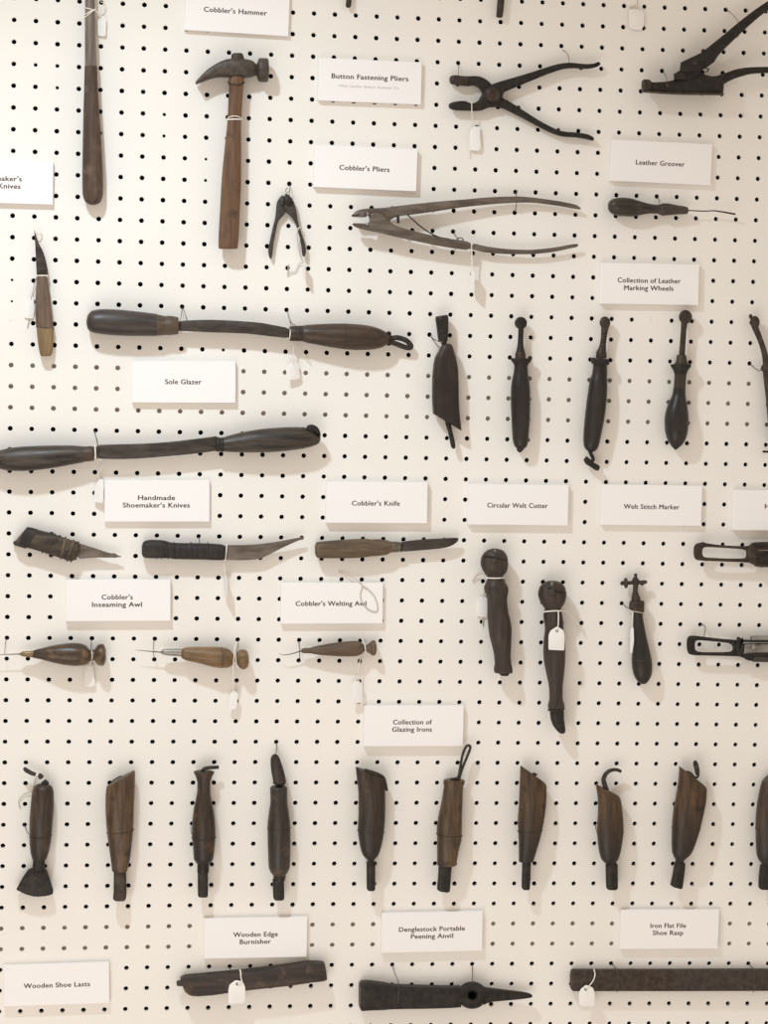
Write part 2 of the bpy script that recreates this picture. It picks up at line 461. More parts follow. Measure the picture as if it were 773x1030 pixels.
def build_board():
    TH = 0.0052; r0 = 0.00285; N = 16
    sq = []
    for i in range(N):
        a = 2 * math.pi * (i + .0) / N + math.pi / 4
        c, s = math.cos(a), math.sin(a); k = max(abs(c), abs(s)); sq.append((c / k * G / 2, s / k * G / 2, c, s))
    V, F = [], []
    for v in range(V0, V1 + 1):
        for u in range(U0, U1 + 1):
            f = PLUG.get((u, v), 1)
            cx, cz = u * G, Z0 - v * G
            b0 = len(V)
            rr = r0 * (f if f else 1) * random.uniform(.97, 1.03)
            ox, oz = random.uniform(-1, 1) * .0001, random.uniform(-1, 1) * .0001
            for x, z, c, s in sq: V.append((cx + x, 0, cz + z))
            for x, z, c, s in sq: V.append((cx + ox + c * (rr + .00035), 0, cz + oz + s * (rr + .00035)))
            for x, z, c, s in sq: V.append((cx + ox + c * rr, .0003, cz + oz + s * rr))
            dep = .0005 if f == 0 else TH
            for x, z, c, s in sq: V.append((cx + ox + c * rr, dep, cz + oz + s * rr))
            for j in range(3):
                for i in range(N):
                    i2 = (i + 1) % N
                    F.append((b0 + j * N + i, b0 + (j + 1) * N + i, b0 + (j + 1) * N + i2, b0 + j * N + i2))
            if f == 0: F.append(tuple(b0 + 3 * N + i for i in range(N)))
            elif True:
                b1 = len(V)
                for x, z, c, s in sq: V.append((cx + x, TH, cz + z))
                for i in range(N):
                    i2 = (i + 1) % N
                    F.append((b0 + 3 * N + i, b1 + i, b1 + i2, b0 + 3 * N + i2))
    V = [(w_[0], v[1], w_[1]) for v in V for w_ in (warp(v[0], v[2]),)]
    me = bpy.data.meshes.new('wall_back'); me.from_pydata(V, [], F)
    me.materials.append(MB)
    o = bpy.data.objects.new('wall_back', me); col.objects.link(o)
    o['kind'] = 'structure'; o['label'] = 'white painted pegboard with a grid of round holes'
    return o
build_board()
def box(name, mat, x0, x1, y0, y1, z0, z1, kind='structure', parent=None):
    V = [(x, y, z) for x in (x0, x1) for y in (y0, y1) for z in (z0, z1)]
    F = [(0, 1, 3, 2), (4, 6, 7, 5), (0, 4, 5, 1), (2, 3, 7, 6), (0, 2, 6, 4), (1, 5, 7, 3)]
    me = bpy.data.meshes.new(name); me.from_pydata(V, [], F); me.materials.append(mat)
    bm = bmesh.new(); bm.from_mesh(me); bmesh.ops.recalc_face_normals(bm, faces=bm.faces); bm.to_mesh(me); bm.free()
    o = bpy.data.objects.new(name, me); col.objects.link(o)
    if kind: o['kind'] = kind
    return o
xa, xb = (U0 - .5) * G, (U1 + .5) * G
za, zb = Z0 - (V1 + .5) * G, Z0 - (V0 - .5) * G
o = box('wall_cavity_shade', MBACK, xa, xb, .045, .06, za, zb); o['label'] = 'black sheet standing in for the shade behind the pegboard holes'  # black sheet paints the shade of the unlit gap
for n_, (ya, yb) in enumerate(((368, 410), (932, 952))):
    va, vb = nearest(11, ya)[1], nearest(11, yb)[1]
    o = box('trim_%d' % (n_ + 1), MBAT, xa, xb, .0053, .044, warp(.06, Z0 - (vb + .5) * G)[1], warp(.06, Z0 - (va - .5) * G)[1])
    o['label'] = 'wooden batten fixed behind the pegboard holes'

# ------------------------------------------------------------------ name cards
_glyph = {}
def text_mesh(s):
    c = bpy.data.curves.new('t', 'FONT'); c.body = s; c.size = 1; c.align_x = 'CENTER'; c.align_y = 'CENTER'
    c.offset = 0; c.resolution_u = 3; c.fill_mode = 'FRONT'; c.space_character = 1.06
    o = bpy.data.objects.new('t', c); col.objects.link(o)
    bpy.context.view_layer.update()
    me = bpy.data.meshes.new_from_object(o.evaluated_get(bpy.context.evaluated_depsgraph_get()))
    bpy.data.objects.remove(o); bpy.data.curves.remove(c)
    return me
def card(label, bl, br, lines, stand=.0062):
    """5 x 2 inch card on foam board; bl, br = lower corners of its face in the photo; lines = (text, x, y, width px[, cap mm, material])"""
    stand *= 1.32
    A, B = P(*bl, stand), P(*br, stand)
    ang = math.atan2(B.z - A.z, B.x - A.x)
    ex = Vector((math.cos(ang), 0, math.sin(ang))); ez = Vector((-math.sin(ang), 0, math.cos(ang)))
    Wd = (B - A).length; Hd = .0508
    fr(0, 0, 1)
    t = bpy.data.objects.new('name_card', None); col.objects.link(t); t.empty_display_size = .01
    t.location = (A + B) / 2 + Vector((0, stand, 0)); t['label'] = label; t['category'] = 'card'; t['group'] = 'lettered name cards'
    bv = .0004
    V, F = [], []
    o_ = (A + B) / 2
    for d, y in ((0, stand - .0004), (0, bv), (bv, 0)):
        for sx, sz in ((-1, 0), (1, 0), (1, 1), (-1, 1)):
            V.append(o_ + ex * (sx * (Wd / 2 - d)) + ez * (sz * Hd + (d if sz == 0 else -d)) + Vector((0, y, 0)))
    for j in range(2):
        for i in range(4): F.append((j*4+i, j*4+(i+1) % 4, (j+1)*4+(i+1) % 4, (j+1)*4+i))
    F += [(0, 1, 2, 3), (8, 9, 10, 11)]
    finish('foam_card', V, F, MCARD, t, 20)
    for ln in lines:
        s, x, y, wpx = ln[:4]
        cap = ln[4] if len(ln) > 4 else 5.9
        me = text_mesh(s)
        n = len(me.vertices); co = np.empty(n * 3); me.vertices.foreach_get('co', co); co = co.reshape(-1, 3)
        mn, mx = co.min(0), co.max(0)
        sx = wpx * PX / (mx[0] - mn[0]) * (1.0 if x > 400 or True else 1)
        sy = cap / 1000 / .70
        c = P(x, y, stand)
        base = (.70 / 2)
        xm = (mn[0] + mx[0]) / 2
        # middle of the capital letters on the given point
        cm = text_base[0]
        polys = [tuple(p_.vertices) for p_ in me.polygons]
        VV, FF = [], []
        for q, (bx, by) in enumerate(((-.026, 0), (.026, 0), (0, .012), (0, -.012))):
            for k in range(n):
                VV.append(tuple(c + ex * ((co[k][0] + bx - xm) * sx) + ez * ((co[k][1] + by - cm) * sy) + Vector((0, -.00012 - q * 1e-5, 0)) - t.location))
            FF += [tuple(i + q * n for i in f) for f in polys]
        bpy.data.meshes.remove(me)
        me = bpy.data.meshes.new('lettering'); me.from_pydata(VV, [], FF)
        me.materials.append(ln[5] if len(ln) > 5 else MINK)
        me.name = 'lettering'
        o = bpy.data.objects.new('lettering', me); col.objects.link(o); o.parent = t
        o['label'] = 'printed words ' + s if len(s.split()) < 5 else 'printed small line'
    return t
m_ = text_mesh('H'); zz = [v.co.y for v in m_.vertices]; CAPH = max(zz) - min(zz); text_base = [(max(zz) + min(zz)) / 2]
bpy.data.meshes.remove(m_)

card("white card lettered Cobbler's Hammer, cut by the top edge", (185.4, 30), (290.2, 36.5), [("Cobbler's Hammer", 237, 11.2, 63)], .0052)
card('white card lettered Button Fastening Pliers with a pale second line', (320, 100.9), (423.7, 105),
     [('Button Fastening Pliers', 372.5, 77.8, 78), ('With Leather Button Fastener Co.', 371.6, 87.4, 62, 3.0, MINKL)], .0056)
card("white card lettered Cobbler's Pliers", (315.5, 188), (419, 192.6), [("Cobbler's Pliers", 366.9, 169.5, 51)], .0065)
card('white card lettered Leather Groover', (614.4, 181.9), (715.3, 186.4), [('Leather Groover', 664.6, 164.2, 51.3)], .0056)
card('white card lettered Collection of Leather Marking Wheels', (604.4, 305.5), (703, 307.1),
     [('Collection of Leather', 653.4, 282.2, 66.6), ('Marking Wheels', 653, 289.8, 52)], .006)
card("white card ending in Knives, cut by the left edge beside the long rod", (-52, 202.8), (53.3, 205.9),
     [("Shoemaker's", -.3, 179.3, 43), ('Knives', 9.5, 187.2, 21.5)], .0055)
card('white card lettered Sole Glazer', (133, 405), (237.2, 405.3), [('Sole Glazer', 184.5, 384, 36.5)], .0056)
card("white card lettered Handmade Shoemaker's Knives", (105.2, 524.8), (210.8, 524.8),
     [('Handmade', 157.6, 500.6, 37), ("Shoemaker's Knives", 157.4, 508.1, 67.3)], .005)
card("white card lettered Cobbler's Knife", (328.1, 526), (430, 526.4), [("Cobbler's Knife", 378.3, 506.2, 49.3)], .0064)
card('white card lettered Circular Welt Cutter', (471, 527.7), (571.6, 528.7), [('Circular Welt Cutter', 520.9, 508.4, 63.5)], .006)
card('white card lettered Welt Stitch Marker', (605, 528), (705.8, 529.2), [('Welt Stitch Marker', 655.9, 509.7, 59.3)], .0048)
card('white card starting with H, cut by the right edge', (738, 533.2), (839, 534.6), [('H', 772.3, 509.2, 5)], .007)
card("white card lettered Cobbler's Inseaming Awl", (66.1, 625), (171.6, 624.5),
     [("Cobbler's", 118, 600.5, 31.2), ('Inseaming Awl', 117.8, 608.0, 50)], .0062)
card("white card lettered Cobbler's Welting Awl", (282.6, 627.5), (385.2, 627.1), [("Cobbler's Welting Awl", 333.2, 607, 72.7)], .0052)
card('white card lettered Collection of Glazing Irons', (366, 750.8), (466, 750.5),
     [('Collection of', 415.2, 726.3, 40.4), ('Glazing Irons', 414.8, 733.6, 41.4)], .0062)
card('white card lettered Wooden Edge Burnisher', (205, 964.5), (308.7, 962.6),
     [('Wooden Edge', 257.3, 939.8, 45.9), ('Burnisher', 257, 947.1, 31.9)], .0054)
card('white two-line card ending in Portable Peening Anvil', (383.9, 958.7), (485.4, 956.4),
     [('Denglestock Portable', 434.8, 934.3, 69.5), ('Peening Anvil', 434.9, 941.5, 44.5)], .0054)
card('white card lettered Iron Flat File Shoe Rasp', (623.9, 954.7), (722.5, 954.2),
     [('Iron Flat File', 672.6, 931, 38.5), ('Shoe Rasp', 672.4, 938.2, 33)], .005)
card('white card lettered Wooden Shoe Lasts in the lower left corner', (4, 1012.5), (110.1, 1008.9), [('Wooden Shoe Lasts', 57.3, 990.7, 67)], .006)

# ------------------------------------------------------------------ tools, top of the board
# long rod with a wooden grip
fr(0, 0, 3.865)
t = thing('burnishing_rod', 'long round steel rod with a dark wooden grip hanging at upper left', 'rod', 360, 797)
vl('rod', MROD, t, [(-120, 332, 366), (0, 331, 369), (130, 330, 372), (259, 330, 377)], h=.0128)
vl('grip', WROD, t, [(258, 329, 378), (350, 327, 382), (450, 324, 388), (600, 321, 397), (700, 320, 401), (750, 321, 401), (780, 329, 394), (793, 343, 382), (797, 355, 368)], h=.0128)
for a in ((330, 32, 372, 44), (328, 72, 370, 38), (329, 60, 372, 36)):
    band('binding_thread', MSTR, t, *a, 5.3, .0128, .6)
fr(70, 0, 12.88)
tag('blank white tag beside the top of the long steel rod', [(360, 250), (390, 215), (440, 205), (475, 250), (470, 470), (365, 465)], 4, (.25, 0),
    [[(330, 130, 13), (390, 190, 9), (410, 215, 5)], [(335, 140, 12), (400, 180, 4), (455, 140, 3), (465, 90, 3), (440, 40, 3), (400, 25, 3)]])

# hammer
fr(185, 45, 7.73)
t = thing('shoemaker_hammer', "cobbler's hammer with curved peen, round face and brown wooden handle", 'hammer', 405, 1580)
HH = .0155
loft('head', MHEAD, t, [(90, 290, 103, 306, 9), (150, 225, 158, 285, 9), (210, 175, 215, 264, 9), (280, 135, 280, 252, 9.2), (350, 112, 350, 253, 9.6),
     (440, 110, 440, 257, 10), (500, 118, 500, 254, 9.6), (536, 128, 536, 247, 8.5), (548, 138, 548, 243, 7.6), (558, 152, 558, 238, 7)], p=3.6, h=HH, seg=28)
hl('striking_face', MHEAD, t, [(545, 150, 243), (566, 150, 242), (574, 128, 264), (582, 108, 284), (592, 103, 289), (640, 104, 291), (652, 108, 287), (657, 118, 278)], h=HH, seg=28)
vl('handle_tip', MIRON2, t, [(68, 385, 450, 4.5), (74, 374, 458, 5), (92, 369, 466, 5.4), (118, 368, 474, 5.6)], p=3.5, h=HH)
vl('handle', WHAM, t, [(250, 356, 466, 6.6), (270, 350, 466, 7), (300, 347, 464, 7.2), (330, 352, 462, 7), (450, 346, 455, 7), (580, 340, 448, 7.2), (650, 334, 445, 7.4),
     (800, 318, 447, 8), (1028, 296, 446, 8.6), (1300, 281, 436, 8.8), (1560, 269, 422, 8.8), (1582, 271, 419, 8.6), (1586, 276, 414, 8)], p=2.7, h=HH)
band('collar_wire', MIRON2, t, 345, 290, 466, 290, 7.6, HH, .8, .4, -3.5)
band('binding_thread', MSTR, t, 339, 585, 450, 585, 7.2, HH, .8, .4, 0)
band('binding_thread', MSTR, t, 339, 583, 450, 588, 7.2, HH, .6, .4, 3.2)

# button fastening pliers
fr(440, 50, 4.547)
t = thing('button_pliers', 'black button fastening pliers with an open round jaw and spread handles', 'pliers', 255, 262)
plate('jaw_lever', MIRON, t, [(55, 125), (75, 115), (130, 122), (190, 119), (225, 135), (250, 158), (290, 215), (330, 236), (400, 281), (470, 326), (540, 362), (580, 375), (640, 378), (690, 386), (720, 402), (716, 419), (680, 409), (630, 401), (570, 399), (510, 378), (440, 341), (360, 298), (290, 264), (250, 262), (215, 228), (203, 192), (190, 176), (165, 163), (140, 168), (90, 163), (58, 158)], 7, 2.2, .0075)
plate('jaw_lever', MIRON, t, [(50, 243), (125, 231), (155, 248), (185, 238), (200, 212), (228, 170), (265, 152), (330, 133), (420, 107), (500, 80), (560, 63), (610, 58), (680, 66), (720, 63), (740, 53), (750, 65), (735, 79), (690, 90), (620, 84), (570, 90), (500, 114), (420, 147), (340, 180), (300, 197), (300, 225), (270, 264), (235, 264), (200, 281), (155, 281), (56, 277)], 7, 2.2, .0105)
disc('rivet', MIRON2, t, 255, 206, 34, 34, 4, .016)
plate('jaw_pad', MIRON2, t, [(58, 117), (92, 126), (140, 124), (146, 160), (100, 166), (60, 152)], 8, 1.2, .0095, 1)
wire(t, [(100, 62, -3), (99, 75, 3), (97, 118, 14), (97, 135, 15)])
wire(t, [(560, -5, -3), (590, 12, 4), (603, 40, 12), (604, 62, 15)])
tag('pale tag hanging below the jaw of the button pliers', [(150, 365), (170, 350), (195, 352), (200, 450), (190, 463), (146, 460)], 5, (.12, 0),
    [[(158, 240, 15), (159, 282, 15), (163, 330, 8), (172, 355, 5)], [(166, 350, 5), (152, 420, 3), (148, 495, 2)]])

# punch pliers
fr(635, 0, 5.6)
t = thing('punch_pliers', 'heavy black lever pliers with long flat jaw at the upper right corner', 'pliers', 300, 532)
plate('base_jaw', MIRON, t, [(62, 490), (66, 458), (100, 452), (115, 464), (200, 460), (246, 450), (262, 415), (385, 390), (415, 422), (470, 432), (520, 415), (525, 470), (522, 525), (505, 534), (400, 532), (280, 528), (130, 520), (72, 514)], 17, 2.5, .020, 1)
loft('lower_handle', MIRON, t, [(500, 420, 505, 490), (530, 412, 545, 462), (600, 388, 612, 434), (680, 378, 688, 416), (773, 376, 773, 412), (860, 380, 857, 412), (950, 392, 946, 418)], k=.8, h=.020)
plate('lever_block', MIRON, t, [(243, 440), (240, 418), (275, 398), (280, 352), (398, 296), (410, 278), (432, 282), (490, 300), (468, 352), (430, 378), (396, 400), (380, 430), (300, 455)], 13, 1.2, .024, 0)
plate('lever_plate', MIRON, t, [(282, 356), (396, 302), (412, 330), (392, 392), (330, 408), (284, 402)], 3, .6, .0335, 0)
plate('lever_step', MIRON, t, [(243, 446), (243, 420), (300, 396), (318, 450)], 9, 1, .029, 0)
loft('upper_handle', MIRON, t, [(405, 290, 470, 350), (440, 262, 492, 315), (520, 198, 560, 245), (620, 115, 655, 155), (700, 54, 728, 92), (773, 5, 795, 42), (860, -50, 880, -15)], k=.8, h=.024)
hl('anvil_pin', MIRON2, t, [(66, 452, 512, 5), (72, 447, 514, 6), (100, 449, 514, 6), (110, 456, 514, 5)], p=3, h=.027)
hl('jaw_edge', MIRON2, t, [(64, 508, 520, 4), (120, 514, 524, 5), (300, 520, 534, 5), (515, 522, 536, 5)], p=3, h=.027)
tube('spring', MIRON2, t, [(385, 405, 31), (415, 385, 33), (440, 392, 32), (420, 408, 30)], .7)
wire(t, [(535, 52, -3), (560, 70, 4), (590, 100, 18), (605, 130, 32), (612, 180, 30), (600, 212, 18), (585, 205, 14)])
wire(t, [(178, 398, -3), (190, 415, 8), (202, 450, 24), (205, 480, 30)])
disc('bolt', MIRON2, t, 360, 350, 16, 16, 4, .034)
disc('bolt', MIRON2, t, 205, 482, 11, 13, 4, .032)

# small nippers
fr(255, 175, 8.58)
t = thing('small_nippers', 'small dark nippers hanging open beside the hammer handle', 'pliers', 270, 735)
plate('lever', MIRONG, t, [(272, 190), (245, 183), (215, 220), (200, 250), (191, 370), (170, 450), (150, 540), (128, 640), (128, 685), (143, 736), (162, 726), (168, 650), (178, 580), (198, 480), (213, 405), (246, 372), (280, 335), (285, 250)], 4.4, .8, .0055)
plate('lever', MIRONG, t, [(270, 165), (310, 178), (337, 225), (352, 240), (368, 300), (392, 440), (412, 500), (443, 590), (457, 660), (447, 714), (423, 714), (416, 650), (403, 560), (372, 450), (348, 402), (320, 362), (283, 338), (262, 290), (270, 240)], 4.4, .8, .0078)
disc('pivot', MIRON, t, 302, 232, 38, 42, 4, .0112)
disc('pivot', MIRONG, t, 250, 235, 26, 32, 3, .0102)
wire(t, [(312, 88, -3), (318, 120, 4), (312, 148, 9), (295, 162, 11), (280, 150, 11), (285, 132, 8), (300, 120, 3)])
band('binding_thread', MSTR, t, 374, 478, 408, 458, 2.6, .0078, .5)
tag('edge-on white tag hanging below the small nippers', [(425, 770), (437, 765), (448, 775), (450, 905), (430, 905)], 12, (5, 0),
    [[(392, 470, 12), (380, 540, 6), (400, 690, 5), (436, 775, 10)], [(436, 772, 8), (405, 768, 3), (385, 800, 2), (365, 845, 2), (325, 852, 2), (295, 875, 2)], [(302, 780, 1), (300, 840, 1.2), (294, 880, 1)]], smat=MGST)

# cobbler's pliers
fr(345, 190, 5.946)
t = thing('cobbler_pliers', "long grey steel cobbler's pliers with bowed handles and a leaf spring", 'pliers', 250, 262)
hj = lambda x, y: .019 - max(0, min(1, (x - 395) / 150)) * .0095
plate('lever', MSTEEL, t, [(48, 163), (80, 130), (130, 118), (240, 114), (330, 102), (420, 91), (520, 81), (535, 138), (400, 156), (330, 163), (290, 180), (278, 200), (230, 240), (165, 215), (158, 176), (150, 152), (138, 172), (55, 168)], 8, 2, hj)
hl('handle', MSTEEL, t, [(500, 82, 143, 3.6), (600, 73, 128, 3.8), (713, 64, 111, 3.6), (863, 51, 95, 3.4), (963, 46, 87, 3.2), (1050, 45, 83), (1113, 49, 82), (1233, 64, 94), (1330, 80, 109), (1390, 94, 120), (1412, 104, 123), (1424, 116, 124)], k=.9, p=2.5, h=hj)
plate('lever', MSTEEL, t, [(48, 204), (135, 206), (150, 225), (162, 175), (165, 140), (225, 135), (282, 190), (300, 214), (380, 240), (500, 270), (600, 294), (720, 308), (764, 320), (766, 350), (748, 366), (680, 359), (560, 339), (450, 316), (330, 291), (220, 263), (130, 246), (75, 231)], 8, 2, lambda x, y: hj(x, y) + .0022)
hl('handle', MSTEEL, t, [(735, 322, 355), (773, 325, 362), (863, 344, 382), (1013, 361, 391), (1113, 364, 391), (1200, 358, 385), (1290, 346, 372), (1360, 333, 356), (1400, 329, 347), (1408, 330, 340)], k=.9, h=lambda x, y: .0105)
vl('stop_pin', MIRON, t, [(165, 323, 339, 2), (205, 323, 339, 2)], p=3, h=.022)
tube('leaf_spring', MIRON2, t, [(388, 155, 23), (420, 185, 23), (470, 228, 22), (530, 268, 21), (580, 290, 20), (640, 300, 18)], .95)
wire(t, [(664, 253, -3), (672, 280, 8), (690, 300, 18), (688, 335, 19), (672, 365, 10), (655, 380, -3)], .45)
wire(t, [(1034, 18, -3), (1036, 40, 10), (1040, 70, 14), (1037, 110, 8), (1030, 142, -3)], .45)
tube('binding_wire', MIRON2, t, [(680, 300, 18), (700, 292, 19), (722, 302, 18), (705, 312, 18), (690, 305, 18)], .6)
disc('jaw_stud', MBRIGHT, t, 148, 150, 8, 10, 3, .0245)
disc('jaw_stud', MBRIGHT, t, 148, 212, 8, 10, 3, .0262)
fr(460, 240, 14.72)
tag("narrow white tag turned edge-on below the cobbler's pliers", [(200, 500), (235, 470), (262, 520), (255, 800), (200, 800)], 14, (3.2, 0),
    [[(235, 90, 15), (225, 60, 16), (215, 110, 17), (220, 250, 15), (225, 400, 13), (232, 500, 13)]], sr=.85)

# leather groover
fr(600, 185, 5.153)
t = thing('leather_groover', 'dark turned leather groover with a thin bent steel point', 'groover', 345, 165)
hl('handle', WDARK, t, [(62, 112, 122), (65, 98, 135), (75, 85, 149), (100, 74, 163), (135, 71, 168), (180, 75, 169), (230, 90, 162), (280, 103, 154), (318, 108, 154), (330, 106, 159), (345, 101, 165), (360, 100, 164), (420, 110, 159), (470, 119, 156), (475, 122, 153)])
h0 = LAST['h']
tube('blade', MIRON2, t, [(470, 137, h0*1000), (560, 141, h0*1000), (610, 139, h0*1000), (660, 146, h0*1000), (722, 157, h0*1000)], lambda u: .75 + .75 * max(0, u - .4))
wire(t, [(318, 66, -3), (326, 85, 4), (325, 104, 13)])

# pale knife at the left
fr(15, 225, 7.357)
t = thing('shoemaker_knife', 'upright shoemaker knife with tapering dark blade and worn pale wooden handle', 'knife', 225, 978)
plate('blade', MBLADE, t, [(143, 40), (150, 70), (163, 110), (180, 152), (207, 200), (227, 260), (240, 320), (244, 392), (162, 392), (158, 320), (154, 240), (150, 150), (145, 90)], 2, .5, .009, 1)
vl('handle', WKN, t, [(378, 164, 238, 5), (400, 160, 240, 6), (450, 158, 248, 6.4), (550, 152, 262, 7), (650, 150, 272, 7.2), (740, 154, 283, 7.2), (772, 159, 287, 7)], p=2.8, h=.009)
vl('handle_end', WEND, t, [(774, 160, 286, 7), (830, 165, 286, 7), (900, 173, 284, 6.8), (955, 183, 276, 6.4), (975, 190, 267, 6), (980, 197, 260, 5)], p=2.8, h=.009)
band('crack_wire', MIRON2, t, 158, 764, 288, 778, 7, .009, .55, .1, 0)
band('binding_thread', MSTR, t, 160, 386, 242, 384, 5, .009, .8)
band('binding_thread', MSTR, t, 160, 396, 242, 392, 5, .009, .6)
tube('thread_end', MSTR, t, [(145, 30, 3), (152, 60, 10), (170, 78, 9), (195, 72, 5), (185, 45, 2)], .6)
tag('grey shaded tag half hidden behind the pale-handled knife', [(75, 600), (105, 545), (140, 540), (145, 640), (135, 705), (66, 695)], 2.5, (.03, 0),
    [[(160, 395, 8), (140, 470, 4), (118, 560, 3)], [(110, 690, 2), (92, 770, 1.5)]], smat=MGST)

# ------------------------------------------------------------------ two long two-handled tools
fr(80, 300, 4.294)
t = thing('sole_glazer', 'long sole glazer with two dark wooden handles and a curved bar between', 'sole glazer', 440, 160)
GH = .0155
hl('handle', WBLKX, t, [(30, 96, 110), (33, 80, 126), (40, 66, 138), (55, 53, 148), (100, 47, 155), (150, 48, 160), (240, 56, 163), (332, 67, 163)], h=GH, seg=28)
hl('ferrule', WFER, t, [(330, 68, 163), (378, 77, 158), (381, 75, 159), (420, 80, 156), (428, 84, 153)], h=GH)
plate('bar', MBLADE, t, [(420, 100), (470, 95), (560, 92), (660, 96), (773, 104), (830, 114), (912, 130), (912, 174), (830, 165), (730, 153), (660, 150), (560, 147), (470, 143), (420, 141)], 6, 1.2, GH, 1)
fr(250, 300, 4.294)
hl('ferrule', MIRON2, t, [(176, 126, 178), (182, 121, 184), (236, 118, 186)], h=GH)
hl('handle', WMID, t, [(232, 120, 184), (238, 117, 188), (300, 112, 201), (400, 109, 218), (470, 112, 224), (530, 120, 222), (575, 135, 213), (600, 150, 199), (610, 158, 190)], h=GH, seg=28)
band('binding_wire', MIRON2, t, 415, 109, 415, 220, 12.8, GH, .3, .05)
tube('hanging_loop', MCORD, t, [(610, 178, 14), (640, 170, 13), (680, 181, 11), (702, 203, 9), (698, 214, 9), (676, 211, 10), (642, 198, 12), (614, 188, 14)], 3.2, closed=True, seg=10)
tube('loop_knot', MIRON, t, [(600, 150, 16), (612, 150, 18), (612, 196, 16), (602, 200, 12)], 1.4)
wire(t, [(168, 50, -3), (175, 85, 10), (184, 118, 19), (186, 150, 22), (178, 185, 18)])
wire(t, [(168, 50, -3), (180, 100, 14), (205, 118, 22)])
band('binding_thread', MSTR, t, 180, 128, 176, 180, 6.5, GH, .7)
fr(80, 300, 4.294)
wire(t, [(445, 38, -3), (440, 70, 10), (436, 98, 20), (432, 130, 20)])
wire(t, [(446, 38, -3), (456, 66, 10), (464, 96, 19)])
fr(250, 300, 4.294)
tag("white tag hanging under the sole glazer's right ferrule", [(163, 300), (178, 280), (215, 276), (225, 345), (205, 352), (165, 352)], 8, (-.25, 0),
    [[(176, 180, 18), (192, 200, 14), (195, 240, 10), (194, 282, 9)], [(192, 190, 12), (235, 245, 4), (272, 285, 2)]], sr=.5)

fr(0, 420, 4.294)
t = thing('draw_knife', "long straight-bladed shoemaker's draw knife with dark handles at both ends", 'knife', 420, 232)
DH = .0158
hl('handle', WDARK, t, [(-75, 172, 186), (-60, 155, 200), (0, 141, 222), (50, 130, 230), (100, 125, 231), (200, 121, 222), (300, 120, 205), (362, 124, 193)], h=DH, seg=28)
hl('ferrule', WMID, t, [(360, 125, 191), (395, 123, 188), (408, 126, 185)], h=DH)
plate('blade', MBLADE, t, [(405, 118), (530, 115), (640, 112), (757, 103), (900, 85), (945, 79), (948, 142), (900, 149), (781, 163), (610, 177), (520, 180), (405, 178)], 4, .9, DH, 1)
band('binding_thread', MSTR, t, 411, 122, 414, 184, 6, DH, .9)
wire(t, [(413, 57, -3), (410, 68, 6), (420, 100, 18), (423, 140, 22), (418, 180, 18)], .6)
fr(180, 415, 4.831)
hl('ferrule', MIRON, t, [(181, 124, 188), (190, 119, 191), (203, 122, 189), (212, 120, 191), (221, 122, 190)], h=DH)
hl('handle', WDARK, t, [(218, 119, 190), (260, 107, 192), (320, 93, 194), (400, 80, 194), (480, 73, 190), (560, 70, 182), (620, 72, 172), (655, 80, 162), (680, 96, 150), (688, 112, 136)], h=DH, seg=28)
band('binding_wire', MIRON2, t, 604, 70, 604, 176, 10.8, DH, .35, .05)
plate('end_cap', MIRON, t, [(620, 62), (650, 56), (676, 70), (690, 98), (688, 124), (662, 102), (625, 88)], 9, 2.2, DH + .005)
fr(0, 420, 4.294)
tag('thin white tag at the left end of the Handmade card', [(410, 300), (425, 268), (443, 265), (448, 300), (446, 370), (405, 365)], 8, (.5, 0),
    [[(412, 180, 17), (430, 196, 12), (442, 206, 10), (425, 240, 9), (430, 275, 8)]])

# ------------------------------------------------------------------ welt cutter and marking wheels
fr(425, 305, 6.867)
t = thing('welt_cutter', 'dark slanted wooden block tool with an iron tip above and spike below', 'welt cutter', 170, 885)
WH = .0125
loft('iron_top', MIRON, t, [(95, 92, 172, 80, 5), (92, 102, 178, 90, 5.8), (98, 150, 180, 148, 5.8), (108, 230, 178, 228, 5.6), (113, 258, 170, 262, 5), (130, 270, 166, 272, 4), (136, 292, 190, 292, 4)], p=3.2, h=WH)
loft('block', WIR[4], t, [(145, 282, 195, 280, 6), (136, 290, 203, 290, 7), (116, 325, 218, 330, 8.5), (88, 380, 235, 390, 9.2), (76, 445, 246, 460, 9.4), (70, 540, 250, 550, 9.4), (69, 640, 252, 670, 9.2), (72, 720, 260, 790, 9), (75, 762, 271, 880, 8.5)], p=3, h=WH, seg=28)
loft('spike', MIRON, t, [(152, 800, 190, 800), (160, 835, 196, 828), (180, 900, 210, 892), (196, 980, 228, 972), (203, 998, 229, 992), (212, 1006, 224, 1004)], h=WH)
disc('rivet', MIRON2, t, 128, 103, 12, 12, 2, WH + .0072)
disc('rivet', MIRON2, t, 132, 195, 12, 12, 2, WH + .0072)
wire(t, [(52, 220, -3), (75, 245, 6), (108, 262, 12), (140, 266, 18), (165, 262, 16)], .5)
wire(t, [(62, 235, 2), (95, 280, 6), (118, 305, 10)], .4)

fr(500, 305, 6.067)
t = thing('marking_wheel', 'black marking wheel tool hanging second, with wide two-pointed collar and stubby tip', 'marking wheel', 137, 910, 'leather marking wheels')
AH = .0125
disc('wheel', MIRON, t, 147, 121, 38, 38, 6, AH)
vl('stem', MIRON, t, [(140, 132, 163, 3), (165, 131, 164), (205, 130, 162), (255, 126, 164), (300, 118, 172)], h=AH)
vl('ferrule', MIRON2, t, [(298, 117, 172), (303, 114, 174), (340, 111, 178)], h=AH)
vl('collar', MIRON, t, [(336, 96, 200, 8), (342, 92, 204, 8), (352, 96, 200, 8), (370, 104, 192), (388, 108, 188)], h=AH)
loft('collar_point', MIRON, t, [(82, 340, 92, 330, 2), (92, 356, 108, 342, 4), (104, 372, 122, 356, 4)], h=AH)
loft('collar_point', MIRON, t, [(204, 328, 214, 338, 2), (190, 342, 206, 356, 4), (176, 356, 194, 372, 4)], h=AH)
